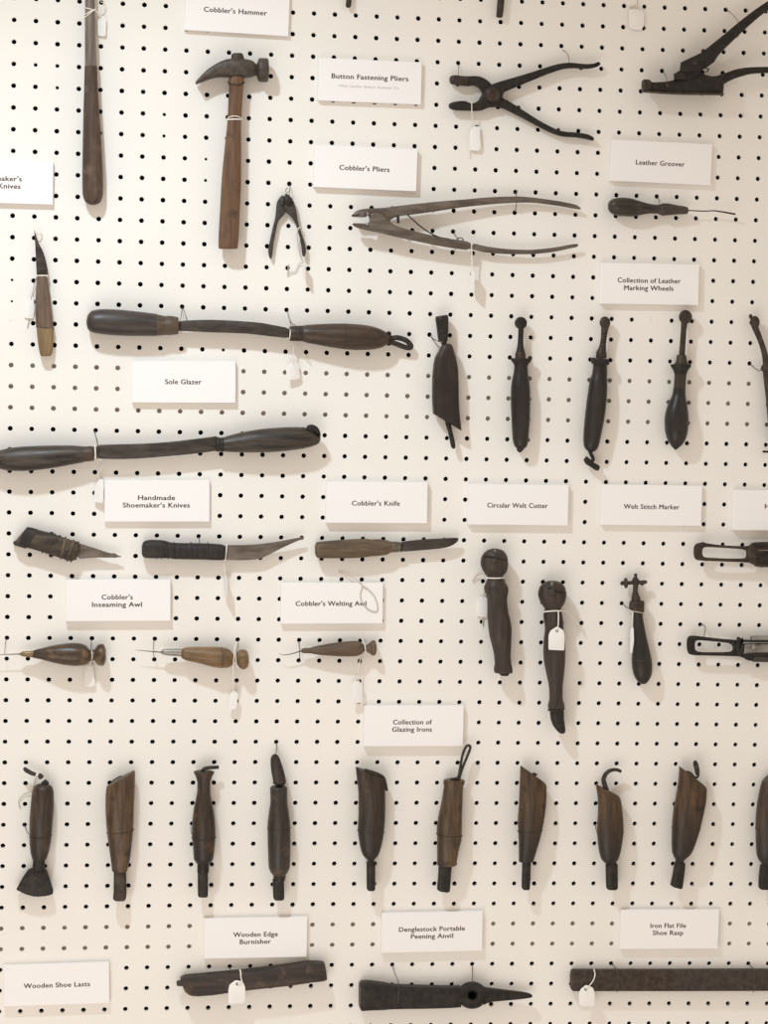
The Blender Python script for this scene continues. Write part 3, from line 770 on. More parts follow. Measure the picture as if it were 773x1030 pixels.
vl('handle', WBLK, t, [(384, 107, 188), (420, 104, 190), (470, 93, 197), (520, 87, 203), (600, 86, 204), (700, 90, 202), (800, 95, 195), (850, 101, 190), (878, 113, 180), (885, 121, 170), (898, 123, 160), (910, 133, 148)], h=AH, seg=28)

fr(575, 305, 5.722)
t = thing('marking_wheel', 'black marking wheel tool hanging third, with a broken loop at its lower end', 'marking wheel', 100, 852, 'leather marking wheels')
disc('wheel', MIRON2, t, 194, 112, 31, 36, 6, AH)
loft('stem', MIRON2, t, [(172, 125, 220, 128, 3), (172, 150, 213, 152, 3.4), (170, 200, 204, 202, 3), (160, 250, 200, 252, 3.4), (147, 275, 201, 278, 4)], h=AH)
vl('ferrule', MIRON2, t, [(272, 148, 201), (280, 145, 202), (318, 142, 203)], h=AH)
loft('collar', MIRON, t, [(116, 312, 208, 322, 8), (112, 320, 216, 328, 8.5), (116, 342, 218, 350, 8.5), (124, 352, 208, 356, 8)], p=2.4, h=AH)
loft('handle', WBLK, t, [(127, 350, 206, 354), (122, 400, 206, 402), (106, 450, 207, 456), (96, 520, 205, 528), (85, 600, 198, 610), (75, 700, 181, 712), (70, 780, 165, 792), (73, 820, 154, 830), (84, 842, 140, 848), (98, 853, 126, 856)], h=AH, seg=28)
tube('loop', MIRON, t, [(106, 845, 13), (115, 870, 13), (126, 895, 12), (118, 912, 11)], 2.4)
loft('loop_bar', MIRON, t, [(72, 900, 88, 880, 2), (78, 918, 96, 886, 3), (115, 945, 128, 915, 3), (150, 964, 160, 934, 3), (158, 960, 164, 940, 2)], p=3, h=.011)

fr(655, 300, 6.067)
t = thing('marking_wheel', 'marking wheel tool with pear-shaped black handle and flared collar below the wheels card', 'marking wheel', 148, 925, 'leather marking wheels')
disc('wheel', MIRON2, t, 212, 114, 41, 43, 8, AH)
loft('stem', MIRON2, t, [(186, 140, 224, 142, 3), (186, 155, 221, 157, 3), (180, 250, 213, 252, 2.8), (172, 352, 207, 354, 3)], p=2.6, h=AH)
vl('ferrule', MIRON2, t, [(345, 162, 214), (352, 159, 216), (385, 155, 222), (408, 138, 232)], h=AH)
vl('collar', MIRON, t, [(402, 126, 240, 8), (406, 120, 247, 8.5), (414, 122, 246, 8.5), (440, 138, 227), (462, 145, 218)], h=AH)
vl('neck', WNECK, t, [(460, 146, 217), (520, 143, 213), (555, 139, 211)], h=AH)
vl('handle', WBLK, t, [(550, 139, 211), (585, 134, 211), (620, 119, 216), (680, 96, 225), (740, 86, 230), (800, 88, 226), (850, 98, 216), (890, 118, 195), (915, 137, 168), (925, 147, 155)], h=AH, seg=28)

fr(740, 305, 6.06)
t = thing('marking_wheel', 'curved marking wheel tool with brown handle, cut by the right edge', 'marking wheel', 240, 860, 'leather marking wheels')
disc('wheel', MIRON2, t, 120, 115, 30, 38, 6, AH)
disc('wheel_pin', MIRON2, t, 94, 80, 12, 14, 5, AH)
loft('stem', MIRON2, t, [(90, 95, 138, 110, 3), (98, 140, 140, 135, 3), (125, 200, 158, 190, 3), (150, 265, 182, 258, 3.2), (166, 330, 202, 325, 3.4), (170, 380, 214, 378, 4)], h=AH)
vl('collar', MIRON2, t, [(370, 172, 216), (385, 160, 232), (405, 156, 238), (418, 168, 232)], h=AH)
loft('handle', WMID, t, [(168, 412, 232, 410), (178, 500, 250, 498), (188, 580, 272, 578), (194, 650, 292, 646), (203, 740, 306, 736), (216, 820, 302, 816), (238, 856, 288, 854)], h=AH, seg=28)
tube('loop', MIRON, t, [(262, 850, 12), (268, 885, 11), (262, 906, 8)], 1.8)
tube('loop_bar', MIRON, t, [(168, 904, 8), (220, 906, 8), (300, 908, 8)], 1.5)
wire(t, [(88, 368, -3), (115, 392, 4), (145, 410, 10), (175, 405, 18)], .5)

# ------------------------------------------------------------------ hand-made knives
fr(5, 520, 5.946)
t = thing('wrapped_knife', 'pointed knife with a bulky leather-wrapped handle at the left', 'knife', 240, 265)
KH = .0105
loft('handle_wrap', MLEA, t, [(132, 62, 56, 152, 6), (150, 64, 66, 166, 7), (180, 70, 110, 178, 8), (230, 84, 170, 194, 8.2), (275, 95, 225, 210, 8.3), (330, 114, 290, 232, 8.2), (400, 138, 350, 252, 8.2), (440, 150, 395, 264, 7.6), (448, 168, 428, 254, 6)], p=2.7, h=KH, seg=24)
plate('blade', MSTEEL, t, [(420, 150), (520, 180), (635, 219), (655, 214), (668, 226), (706, 239), (640, 244), (540, 242), (425, 252)], 2.4, .7, KH, 1)
loft('wrap_sleeve', MTAPE, t, [(134, 60, 74, 162, 7), (150, 62, 84, 172, 8), (178, 68, 112, 182, 8.6), (196, 74, 132, 186, 8.5)], p=2.7, h=KH, seg=24)
for a in ((276, 93, 224, 212), (300, 103, 246, 218), (330, 112, 240, 205), (440, 150, 396, 266)):
    band('wrap_cord', MLEA, t, *a, 8.3, KH, .95, .2)
for a in ((362, 125, 334, 244), (410, 142, 372, 258)):
    band('wrap_cord', WKN, t, *a, 8.2, KH, 1.5, .25)
loft('wrap_end', MIRON2, t, [(48, 150, 54, 168, 2), (66, 140, 76, 176, 3), (120, 175, 126, 190, 3)], h=.005)

fr(135, 525, 4.294)
t = thing('tape_handled_knife', 'curved pointed knife with a black taped handle in the middle', 'knife', 380, 165)
hl('handle', MTAPE, t, [(33, 105, 138, 4), (37, 92, 148, 6), (48, 81, 155, 7.4), (75, 77, 157, 7.8), (125, 79, 157, 7.8), (150, 86, 157, 7.6), (170, 90, 160, 7.6), (300, 92, 163, 7.6), (378, 97, 166, 7.6), (391, 102, 162, 6.5)], p=2.5, h=KH)
plate('blade', MSTEEL, t, [(380, 99), (460, 100), (540, 96), (620, 85), (690, 71), (730, 64), (732, 72), (682, 92), (622, 121), (572, 147), (540, 161), (470, 166), (380, 163)], 2.4, .7, KH, 1)
for x in (112, 142, 172, 245, 318): band('tape_edge', MTAPE, t, x, 86, x + 6, 160, 7.8, KH, .5, .0)
band('binding_thread', MSTR, t, 400, 98, 393, 168, 3.6, KH, .8)
wire(t, [(280, 64, -3), (281, 78, 6), (283, 92, 16)])
tag('thin edge-on white tag below the black-taped knife', [(386, 245), (394, 225), (403, 240), (404, 320), (388, 322)], 13, (4, 0),
    [[(393, 165, 13), (388, 180, 12), (390, 200, 12), (394, 235, 13)]], sr=.6)

fr(305, 525, 4.547)
t = thing('cobbler_knife', "cobbler's knife with a pale wooden handle and short curved blade", 'knife', 300, 166)
hl('handle', WKNX, t, [(56, 106, 148, 5), (60, 96, 158, 7), (70, 91, 164, 8), (100, 88, 166, 8.2), (200, 80, 166, 8.4), (290, 77, 161, 8.2), (303, 79, 159, 8)], p=2.8, h=KH)
hl('handle_neck', WAWL3, t, [(302, 80, 158, 7.8), (340, 79, 156, 7.4), (380, 83, 151, 6.6), (398, 88, 142, 5.4), (408, 91, 138, 5)], p=2.6, h=KH)
hl('ferrule', MSTEEL, t, [(405, 92, 137), (412, 89, 139), (438, 91, 137), (446, 92, 135)], h=KH)
plate('blade', MBLADE, t, [(440, 91), (540, 80), (630, 75), (690, 72), (714, 73), (708, 90), (682, 109), (640, 121), (560, 128), (440, 138)], 2.4, .7, KH, 1)
band('binding_wire', MIRON2, t, 452, 91, 450, 137, 2.4, KH, .6)
fr(270, 575, 5.946)
t = thing('string_loop', "loose white string loop lying over the Welting Awl card", 'string', 600, 240)
tube('string', MGST, t, [(420, 0, 3), (470, 18, 4), (530, 50, 7.7), (562, 85, 7.7), (552, 130, 7.7), (560, 180, 7.7), (600, 228, 7.7), (645, 240, 7.7), (655, 210, 7.7), (635, 150, 7.7), (600, 110, 7.7), (566, 88, 8.4)], .6, sub=8)

# ------------------------------------------------------------------ awls
fr(0, 635, 5.946)
t = thing('inseaming_awl', 'awl with dark bulbous handle and brass tip, needle reaching the left edge', 'awl', 460, 208, 'awls')
EH = .0142
tube('needle', MIRONG, t, [(-40, 140, 14.2), (60, 138, 14.2), (135, 135, 14.2)], lambda u: .25 + .55 * u)
hl('ferrule', MBRASS, t, [(114, 133, 141), (122, 127, 145), (135, 121, 150), (170, 118, 154), (205, 114, 158)], h=EH)
hl('handle', WAWL, t, [(196, 117, 158), (205, 113, 160), (260, 98, 172), (330, 82, 190), (400, 72, 203), (450, 70, 207), (490, 75, 205), (515, 86, 198), (530, 102, 186), (540, 112, 176), (566, 110, 174)], h=EH, seg=28)
hl('knob', WAWL, t, [(562, 112, 172), (570, 104, 182), (582, 84, 198), (598, 76, 205), (615, 76, 206), (627, 88, 196), (633, 105, 178), (635, 125, 155)], h=EH, seg=28)
band('binding_wire', MWIRE, t, 544, 110, 544, 180, 5.5, EH, .6)
wire(t, [(38, 38, -3), (32, 80, 6), (28, 135, 15)])
wire(t, [(548, 42, -3), (545, 75, 10), (543, 112, 19)])
tag('white tag tucked behind the brass-tipped awl', [(505, 215), (525, 195), (556, 198), (570, 320), (548, 332), (502, 328)], 5, (.1, 0),
    [[(548, 115, 20), (552, 150, 21), (540, 190, 16), (532, 212, 6)]], sr=.6)

fr(130, 635, 5.521)
t = thing('inseaming_awl', 'awl with honey-brown wooden handle and bright steel ferrule', 'awl', 480, 205, 'awls')
tube('needle', MIRONG, t, [(34, 104, 14), (100, 110, 14), (185, 117, 14)], lambda u: .2 + .6 * u)
loft('ferrule', MBRIGHT, t, [(176, 110, 176, 122), (190, 100, 190, 130), (215, 97, 215, 134), (292, 96, 288, 140)], h=EH)
hl('handle', WLIGHT, t, [(288, 112, 140), (292, 101, 148), (302, 93, 155), (325, 88, 163), (400, 86, 180), (500, 87, 203), (540, 92, 203), (565, 108, 194), (577, 124, 180), (583, 132, 172), (600, 130, 174)], h=EH, seg=28)
hl('knob', WLIGHT, t, [(596, 130, 174), (602, 116, 188), (616, 103, 205), (635, 100, 212), (650, 106, 207), (661, 122, 194), (665, 140, 175)], h=EH, seg=28)
band('groove_ring', WMID, t, 516, 88, 516, 204, 10.5, EH, .3, .02)
wire(t, [(138, 42, -3), (135, 90, 10), (135, 115, 15), (138, 156, -3)])
wire(t, [(602, 45, -3), (604, 80, 8), (598, 125, 19)])
tag('pale tag on a long string below the honey-brown awl', [(560, 350), (575, 330), (592, 333), (605, 355), (595, 432), (548, 436)], 9, (.35, 0),
    [[(602, 60, 6), (588, 85, 16), (584, 130, 20), (580, 180, 20), (578, 260, 16), (580, 335, 10)], [(585, 90, 15), (594, 170, 20), (592, 200, 12)]], sr=.7)

fr(275, 630, 6.442)
t = thing('welting_awl', 'slim grey-brown awl with a curved needle and flared knob', 'awl', 480, 195, 'awls')
hl('handle', WAWL3, t, [(181, 152, 165), (186, 146, 170), (198, 141, 174), (245, 138, 176), (252, 135, 178), (320, 120, 187), (400, 106, 193), (480, 97, 196), (540, 94, 193), (565, 101, 183), (580, 114, 172), (588, 122, 164), (608, 120, 164)], h=.011, seg=24)
hl('knob', WAWL3, t, [(604, 120, 164), (612, 116, 168), (628, 106, 178), (640, 93, 188), (654, 90, 190), (663, 98, 182), (668, 115, 165)], h=.011, seg=24)
tube('needle', MIRONG, t, [(38, 176, 10), (70, 185, 11), (120, 178, 11), (185, 158, 11)], lambda u: .25 + .5 * u)
wire(t, [(167, 90, -3), (168, 130, 9), (172, 160, 13), (170, 224, -3)], .5)
wire(t, [(556, 92, -3), (562, 110, 12), (575, 160, 17), (568, 226, -3)], .4)
band('binding_thread', MSTR, t, 590, 108, 598, 172, 4.2, .011, .7)
tag('white tag hanging straight below the slim grey-brown awl', [(505, 385), (520, 360), (555, 352), (580, 380), (580, 495), (505, 497)], 9, (-.15, 0),
    [[(596, 165, 14), (575, 185, 13), (556, 250, 11), (553, 310, 10), (556, 362, 9.5)], [(585, 50, 4), (572, 75, 8), (592, 115, 15)]], sr=.6)

# ------------------------------------------------------------------ leg-shaped tools
fr(470, 540, 6.65)
t = thing('edge_iron', 'brown leg-shaped tool with a grooved ball head, upper of the pair', 'edge iron', 245, 925, 'ball-headed edge irons')
LH = .0165
vl('ball_head', WMET, t, [(79, 170, 205, 3), (84, 152, 226, 6), (95, 130, 246, 9), (115, 110, 262, 11.5), (145, 95, 273, 13), (180, 91, 275, 13.2), (215, 101, 271, 12.2), (245, 119, 256, 10), (262, 136, 240, 8), (285, 142, 238, 7)], h=LH, seg=28)
vl('shaft', WMET, t, [(272, 142, 238, 7.2), (300, 130, 254, 8.6), (340, 114, 276, 11), (366, 118, 277, 11), (392, 131, 271, 10), (415, 135, 268, 9.8), (500, 137, 276, 10.4), (560, 140, 291, 11), (620, 145, 299, 11.4), (680, 155, 297, 10.6), (740, 171, 295, 9.4), (800, 182, 292, 8.4), (850, 186, 297, 8.4), (890, 180, 305, 9.2), (908, 184, 304, 9)], h=LH, seg=28)
vl('tip', MIRON, t, [(904, 212, 282, 5), (920, 218, 280, 5), (927, 226, 274, 4.5)], p=3, h=LH)
disc('rivet', MIRONG, t, 186, 160, 20, 20, 3, LH + .0155)
tube('groove', MIRON, t, [(112, 130, 24), (150, 128, 31), (200, 142, 33), (262, 156, 27)], .9)
disc('glint', MBRIGHT, t, 188, 96, 6, 12, 3, LH + .009)  # bright disc painted in as the highlight on the ball
band('binding_thread', MSTR, t, 132, 272, 242, 270, 8, LH, .9)
tag('grey shaded tag behind the upper leg-shaped tool', [(62, 430), (85, 400), (120, 395), (140, 420), (135, 540), (58, 530)], 2.5, (.05, 0),
    [[(140, 262, 14), (100, 245, 7), (62, 265, 3), (38, 300, 2)], [(108, 400, 3), (128, 330, 5), (140, 285, 12)], [(108, 530, 2), (106, 600, 1.5)]], sr=.8, smat=MGST)

fr(530, 570, 5.729)
t = thing('edge_iron', 'brown leg-shaped tool with a white tag over its shaft, lower of the pair', 'edge iron', 180, 958, 'ball-headed edge irons')
vl('ball_head', WMET, t, [(83, 125, 178, 4), (88, 110, 192, 7), (100, 92, 208, 10), (125, 74, 223, 12.4), (160, 67, 229, 13.4), (195, 76, 223, 12.4), (225, 92, 208, 10), (245, 105, 197, 8), (262, 106, 198, 7.5)], h=LH, seg=28)
vl('shaft', WMET, t, [(252, 103, 199, 8), (280, 97, 206, 9), (320, 102, 211, 9), (360, 107, 213, 9), (420, 100, 218, 10.2), (480, 97, 223, 10.8), (540, 100, 222, 10.6), (620, 115, 216, 8.8), (700, 130, 208, 7), (760, 132, 208, 7), (800, 124, 219, 8.2), (814, 123, 219, 8.2)], h=LH, seg=28)
vl('foot', MIRON, t, [(810, 142, 210, 5.5), (828, 135, 215, 6), (870, 138, 215, 6), (910, 150, 220, 6), (940, 170, 223, 5.6), (956, 186, 219, 4.5), (960, 194, 212, 3)], p=2.6, h=LH)
disc('rivet', MIRONG, t, 148, 148, 20, 20, 3, LH + .0155)
tube('groove', MIRON, t, [(118, 118, 29), (150, 130, 32), (190, 146, 32), (226, 150, 25)], .9)
disc('glint', MBRIGHT, t, 146, 100, 8, 12, 3, LH + .011)  # pale spot set on the ball as its painted highlight
band('foot_wire', MIRON2, t, 126, 826, 217, 818, 6.5, LH, .8)
band('binding_thread', MSTR, t, 98, 262, 204, 258, 8.4, LH, .9, .3, 2)
tag('bright white house-shaped tag on the lower leg-shaped tool', [(127, 395), (138, 368), (172, 346), (180, 346), (212, 366), (219, 395), (218, 476), (212, 483), (130, 479), (126, 472)], 31.5, (0, 0),
    [[(183, 258, 26), (184, 300, 30), (181, 350, 32), (175, 372, 32.5)], [(195, 252, 24), (230, 262, 16), (270, 300, 8), (310, 350, 4), (338, 400, 2)]], hole=(175, 369), sr=.8)

fr(615, 570, 7.63)
t = thing('cross_head_marker', 'small tool with a cross-shaped iron head and dark flared handle', 'marker', 235, 900)
CH = .0115
vl('stem', MIRON2, t, [(52, 180, 196), (60, 176, 202), (72, 178, 201), (84, 172, 204), (100, 164, 214, 5), (118, 162, 218, 5.5), (140, 168, 210), (185, 168, 206), (215, 162, 214), (232, 160, 222)], h=CH)
hl('cross_arm', MIRON2, t, [(76, 121, 133), (84, 113, 140), (98, 112, 142), (104, 92, 158, 4), (114, 84, 168, 4.4), (124, 94, 158, 4), (130, 110, 140), (160, 106, 138), (190, 98, 140), (220, 106, 136), (245, 104, 138), (262, 102, 134), (274, 108, 128), (278, 112, 122)], h=CH)
vl('ferrule', MIRON2, t, [(228, 161, 221), (240, 158, 224), (268, 155, 228)], h=CH)
loft('collar', MIRON2, t, [(146, 266, 250, 262, 6.5), (142, 280, 254, 274, 7), (138, 322, 252, 342, 7), (150, 332, 250, 350, 6.6)], p=2.4, h=CH)
vl('handle', WBLK, t, [(335, 170, 242), (350, 171, 242), (450, 171, 255), (550, 171, 275), (650, 165, 299), (708, 160, 310)], h=CH, seg=24)
vl('handle_bulb', WIR[0], t, [(706, 160, 310), (760, 162, 316), (820, 172, 312), (865, 192, 294), (890, 214, 276), (900, 232, 260)], h=CH, seg=24)
band('seam_line', WMID, t, 160, 714, 311, 706, 9.9, CH, .35, .05)
band('binding_thread', MSTR, t, 160, 338, 246, 350, 5.6, CH, .6)
wire(t, [(88, 284, -3), (118, 308, 6), (150, 328, 14), (175, 335, 18)], .5)
tag('narrow white tag along the left side of the cross-headed tool', [(148, 490), (158, 465), (173, 470), (176, 560), (168, 655), (146, 665)], 10, (1.8, 0),
    [[(168, 340, 14), (165, 400, 12), (163, 470, 11)]], sr=.9)

# ------------------------------------------------------------------ welt stitch markers at the right edge
fr(690, 535, 9.313)
t = thing('welt_stitch_tool', 'dark iron slotted frame tool at the right edge, under the card starting with H', 'stitch marker', 350, 330, 'slotted frame tools')
ring('frame_handle', MIRON2, t, [(74, 200), (76, 140), (98, 108), (150, 97), (180, 99), (195, 106), (350, 127), (560, 134), (640, 130), (650, 210), (640, 295), (600, 287), (300, 276), (110, 269), (82, 248)],
     [(155, 190), (163, 150), (190, 140), (300, 147), (545, 162), (569, 180), (566, 238), (545, 250), (350, 248), (190, 241), (163, 228)], 4, .016)
plate('body', MIRON2, t, [(575, 135), (605, 122), (622, 98), (780, 91), (1100, 88), (1250, 110), (1300, 200), (1250, 300), (1100, 330), (780, 332), (655, 327), (638, 308), (590, 288)], 11, 2.5, .016, 1)
hl('side_rail', MIRON, t, [(640, 104, 132, 4), (660, 98, 136, 4.5), (1180, 96, 136, 4.5)], p=3, h=.021)
hl('slot_highlight', MBRIGHT, t, [(688, 168, 172, 1.4), (705, 164, 176, 2), (1150, 163, 178, 2)], p=3, h=.0225)  # bright strip stands in for the highlight along the slot
hl('side_rail', MIRON, t, [(650, 190, 300, 4.2), (670, 184, 308, 4.6), (1180, 184, 308, 4.6)], p=4, h=.0185)

fr(680, 620, 8.312)
t = thing('welt_stitch_tool', 'slotted frame tool with pale steel jaws at the right edge', 'stitch marker', 350, 375, 'slotted frame tools')
ring('frame_handle', MIRON, t, [(91, 240), (94, 188), (112, 160), (150, 159), (350, 184), (510, 196), (560, 205), (570, 265), (565, 338), (540, 335), (350, 329), (120, 326), (96, 292)],
     [(160, 240), (165, 206), (190, 197), (330, 211), (440, 221), (472, 238), (480, 272), (463, 297), (350, 300), (190, 298), (165, 281)], 4, .014)
plate('cross_block', MIRON, t, [(508, 200), (511, 171), (536, 171), (540, 182), (556, 182), (560, 172), (568, 192), (572, 260), (568, 335), (515, 333), (500, 270)], 9, 1.5, .0145, 1)
hl('upper_bar', MIRON, t, [(560, 194, 214, 3), (640, 196, 216, 3), (1150, 192, 216, 3)], p=3, h=.016)
hl('upper_jaw', MBRIGHT, t, [(632, 166, 196, 4), (640, 163, 200, 4.4), (1150, 158, 196, 4.4)], p=4, h=.014)
hl('middle_jaw', MBRIGHT, t, [(566, 236, 302, 3.6), (590, 224, 304, 4), (1150, 222, 306, 4)], p=4, h=.0135)
disc('jaw_screw', MBRIGHT, t, 655, 255, 18, 28, 4, .019)
disc('jaw_screw', MIRON, t, 692, 228, 16, 6, 3, .0195)
plate('lower_bar', MIRON, t, [(530, 306), (1150, 304), (1150, 334), (660, 332), (655, 374), (605, 370), (570, 348), (530, 336)], 7, 1.2, .014, 1)
hl('lower_jaw', MIRONG, t, [(645, 332, 378, 3.2), (660, 330, 380, 3.6), (1150, 328, 384, 3.6)], p=4, h=.0135)
plate('tail_block', MIRON, t, [(1130, 150), (1220, 170), (1240, 270), (1220, 370), (1130, 392)], 10, 2, .014, 1)
wire(t, [(210, 68, -3), (235, 72, 3), (250, 95, 8), (245, 130, 14), (238, 165, 19), (242, 178, 18)], .5)

# ------------------------------------------------------------------ row of glazing irons
def gi(label, x, y): return thing('glazing_iron', label, 'glazing iron', x, y, 'glazing irons in the bottom row')
fr(0, 740, 4.831)
t = gi('glazing iron with a wide flared fan-shaped foot, first from the left', 200, 782)
IH = .0145
vl('handle', WIR[0], t, [(236, 182, 236, 4), (241, 172, 246, 6), (255, 161, 257, 9), (290, 154, 262, 10.5), (340, 149, 262, 11), (420, 143, 256, 11), (480, 143, 252, 10.6), (560, 147, 239, 9.4), (598, 156, 227, 7.4)], h=IH, seg=28)
vl('neck', MIRON, t, [(592, 162, 222, 5), (620, 159, 218, 5), (650, 157, 218, 5)], p=3, h=IH)
plate('foot', MIRON, t, [(138, 646), (180, 636), (224, 640), (244, 700), (264, 766), (232, 779), (170, 784), (120, 770), (80, 748), (100, 705)], 8, 2, .011, 1)
loft('foot_edge', MIRON2, t, [(136, 652, 146, 652, 4), (104, 705, 116, 710, 4.4), (80, 744, 96, 752, 4.4)], p=3, h=.0105)
band('binding_wire', MIRON2, t, 143, 490, 252, 482, 10.6, IH, .5, .1)
wire(t, [(118, 432, -3), (130, 462, 5), (143, 482, 14)], .45)
fr(0, 755, 12.87)
loft('cord', MCORD, t, [(296, 236, 320, 210, 1.2), (310, 265, 350, 225, 1.8), (360, 300, 400, 255, 2), (410, 322, 430, 272, 2), (460, 335, 470, 285, 2)], h=.013)
loft('cord', MCORD, t, [(488, 335, 510, 290, 1.8), (500, 362, 540, 300, 2.2), (530, 372, 570, 330, 2)], h=.014)
loft('cord_knot', MIRON, t, [(560, 390, 590, 370, 2), (530, 425, 622, 400, 3.4), (525, 450, 632, 440, 3.6)], h=.0145)
band('cord_thread', MSTR, t, 462, 330, 482, 285, 2.2, .0135, .8)
band('cord_thread', MSTR, t, 500, 395, 580, 352, 2.6, .0142, .7)
tube('loose_thread', MGST, t, [(470, 340, 12), (440, 440, 5), (420, 530, 3), (340, 560, 2), (270, 610, 2), (240, 680, 2), (270, 750, 1.5)], .5)

fr(0, 740, 4.831)
t = gi('glazing iron with broad brown handle cut slanting up to the right, second from the left', 580, 800)
loft('handle', WIR[1], t, [(520, 246, 655, 168, 7), (516, 262, 657, 188, 8.5), (513, 310, 656, 255, 10), (513, 370, 652, 335, 10.6), (516, 420, 650, 400, 10.8), (520, 470, 648, 460, 10.6), (528, 530, 641, 530, 9.6), (538, 600, 632, 600, 8.6), (545, 657, 619, 657, 7)], p=2.3, h=IH, seg=28)
vl('iron', MIRON2, t, [(650, 553, 613, 4.6), (760, 552, 616, 4.8), (790, 549, 613, 4.8), (800, 558, 606, 4.4)], p=4, h=IH)
band('binding_wire', MIRON2, t, 519, 472, 652, 455, 10.7, IH, .45, .1)
tube('crack', MIRON, t, [(545, 222, 20), (570, 205, 22), (590, 196, 20)], .8)

fr(160, 740, 4.294)
t = gi('glazing iron with trumpet-flared top and slim waist, third from the left', 190, 693)
vl('handle', WIR[2], t, [(152, 158, 230, 7), (158, 149, 240, 9), (166, 154, 236, 8.6), (180, 160, 229, 7.8), (205, 166, 222, 6.8), (240, 165, 222, 6.8), (270, 160, 226, 7.8), (320, 150, 236, 9.6), (380, 143, 243, 11), (430, 142, 245, 11.4), (480, 147, 241, 11), (530, 150, 235, 9.6), (548, 160, 224, 7.4)], h=IH, seg=28)
vl('ferrule', MIRON, t, [(544, 163, 220, 6), (556, 166, 217, 5.8), (588, 165, 216, 5.8), (594, 168, 212, 5.4)], h=IH)
vl('iron', MIRON, t, [(590, 167, 212, 4.6), (690, 168, 212, 4.6), (695, 172, 208, 4.2)], p=4, h=IH)
tube('cord', MCORD, t, [(186, 158, 17), (192, 146, 18), (210, 139, 17), (235, 137, 15), (258, 136, 14)], 2.2)
band('binding_wire', MIRON2, t, 141, 442, 246, 438, 11.5, IH, .4, .1)
wire(t, [(136, 380, -3), (138, 410, 4), (145, 438, 12)], .4)

t = gi('glazing iron with a leather strap loop hung on a wire, fourth from the left', 518, 708)
vl('handle', WIR[3], t, [(220, 486, 550, 8), (225, 480, 555, 9), (280, 482, 555, 9), (320, 477, 560, 10), (390, 469, 568, 11.4), (450, 470, 569, 11.6), (520, 472, 568, 11.2), (565, 474, 566, 10.6), (588, 481, 557, 9), (603, 494, 546, 7)], h=IH, seg=28)
vl('ferrule', MIRON, t, [(598, 493, 549, 6.2), (612, 495, 547, 6.2), (627, 498, 544, 5.6)], h=IH)
vl('iron', MIRON, t, [(622, 491, 540, 5), (700, 494, 542, 5), (708, 500, 536, 4.4)], p=4, h=IH)
plate('strap', MCORD, t, [(484, 150), (481, 98), (492, 80), (508, 78), (520, 92), (540, 150), (553, 216), (498, 220)], 6, 1.6, IH)
plate('strap_fold', WMET, t, [(494, 150), (494, 105), (508, 95), (518, 120), (534, 180), (540, 210), (505, 212)], 5, 1, IH + .0025, 1)
wire(t, [(508, 30, -3), (509, 55, 6), (504, 82, 16), (500, 96, 20)], .5)
band('binding_wire', MIRON2, t, 468, 400, 569, 396, 11.5, IH, .35, .1)

fr(330, 730, 4.547)
t = gi('glazing iron with dark handle whose curved top slopes down to the right, below its card', 197, 755)
loft('handle', WIR[4], t, [(127, 188, 258, 232, 6), (128, 200, 264, 248, 8), (134, 255, 263, 290, 9.6), (140, 320, 263, 345, 10.4), (140, 400, 262, 410, 10.8), (137, 470, 257, 480, 10.8), (145, 540, 247, 540, 10), (158, 588, 232, 588, 8), (178, 612, 213, 612, 5)], p=2.3, h=IH, seg=28)
vl('iron', MIRON, t, [(606, 186, 210, 4), (618, 184, 211, 4), (626, 177, 216, 4.8), (745, 178, 216, 4.8), (752, 184, 211, 4.4)], p=4, h=IH)
tube('strap', MCORD, t, [(168, 200, 22), (215, 214, 23), (252, 232, 20), (264, 262, 17), (270, 296, 14)], 1.5)
band('binding_wire', MIRON2, t, 136, 478, 258, 486, 10.9, IH, .45, .1)

t = gi('glazing iron with a tall thin cord loop overlapping the card, sixth from the left', 530, 757)
vl('handle', WIR[1], t, [(246, 536, 618, 8), (250, 529, 627, 9.4), (266, 529, 624, 9.4), (275, 531, 620, 9), (300, 528, 618, 9), (350, 520, 616, 9.6), (420, 505, 614, 11), (480, 498, 613, 11.4), (515, 500, 612, 11.2), (560, 500, 601, 10.4), (637, 500, 587, 9)], h=IH, seg=28)
loft('iron', MIRON, t, [(508, 630, 567, 632, 5), (504, 700, 561, 702, 5), (500, 748, 557, 756, 5), (508, 754, 550, 760, 4.4)], p=4, h=IH)
tube('cord_loop', MCORD, t, [(578, 250, 15), (598, 232, 15), (606, 190, 15), (615, 140, 15), (627, 105, 15), (640, 90, 15), (652, 97, 15), (644, 125, 15), (626, 168, 15), (612, 205, 15), (602, 240, 15)], 1.7)
tube('cord_knot', MCORD, t, [(562, 246, 16), (578, 242, 18), (602, 242, 17)], 1.8)
band('binding_wire', MIRON2, t, 497, 494, 615, 502, 11.4, IH, .45, .1)

fr(490, 750, 4.547)
t = gi('glazing iron with handle cut to a sharp left peak, seventh from the left', 180, 657)
loft('handle', WIR[5], t, [(153, 90, 266, 170, 6.5), (153, 108, 273, 184, 8), (150, 200, 273, 220, 10), (147, 280, 270, 275, 10.6), (142, 350, 259, 352, 10.6), (145, 400, 250, 397, 10), (147, 460, 233, 460, 8.6), (147, 530, 212, 530, 6.6)], p=2.3, h=IH, seg=28)
vl('iron', MIRON, t, [(524, 163, 200, 4.4), (650, 160, 196, 4.4), (657, 165, 192, 4)], p=4, h=IH)
tube('cord_stub', MCORD, t, [(222, 135, 17), (212, 128, 22), (228, 132, 20)], 1.4)
band('binding_wire', MIRON2, t, 141, 392, 254, 384, 10.3, IH, .45, .1)

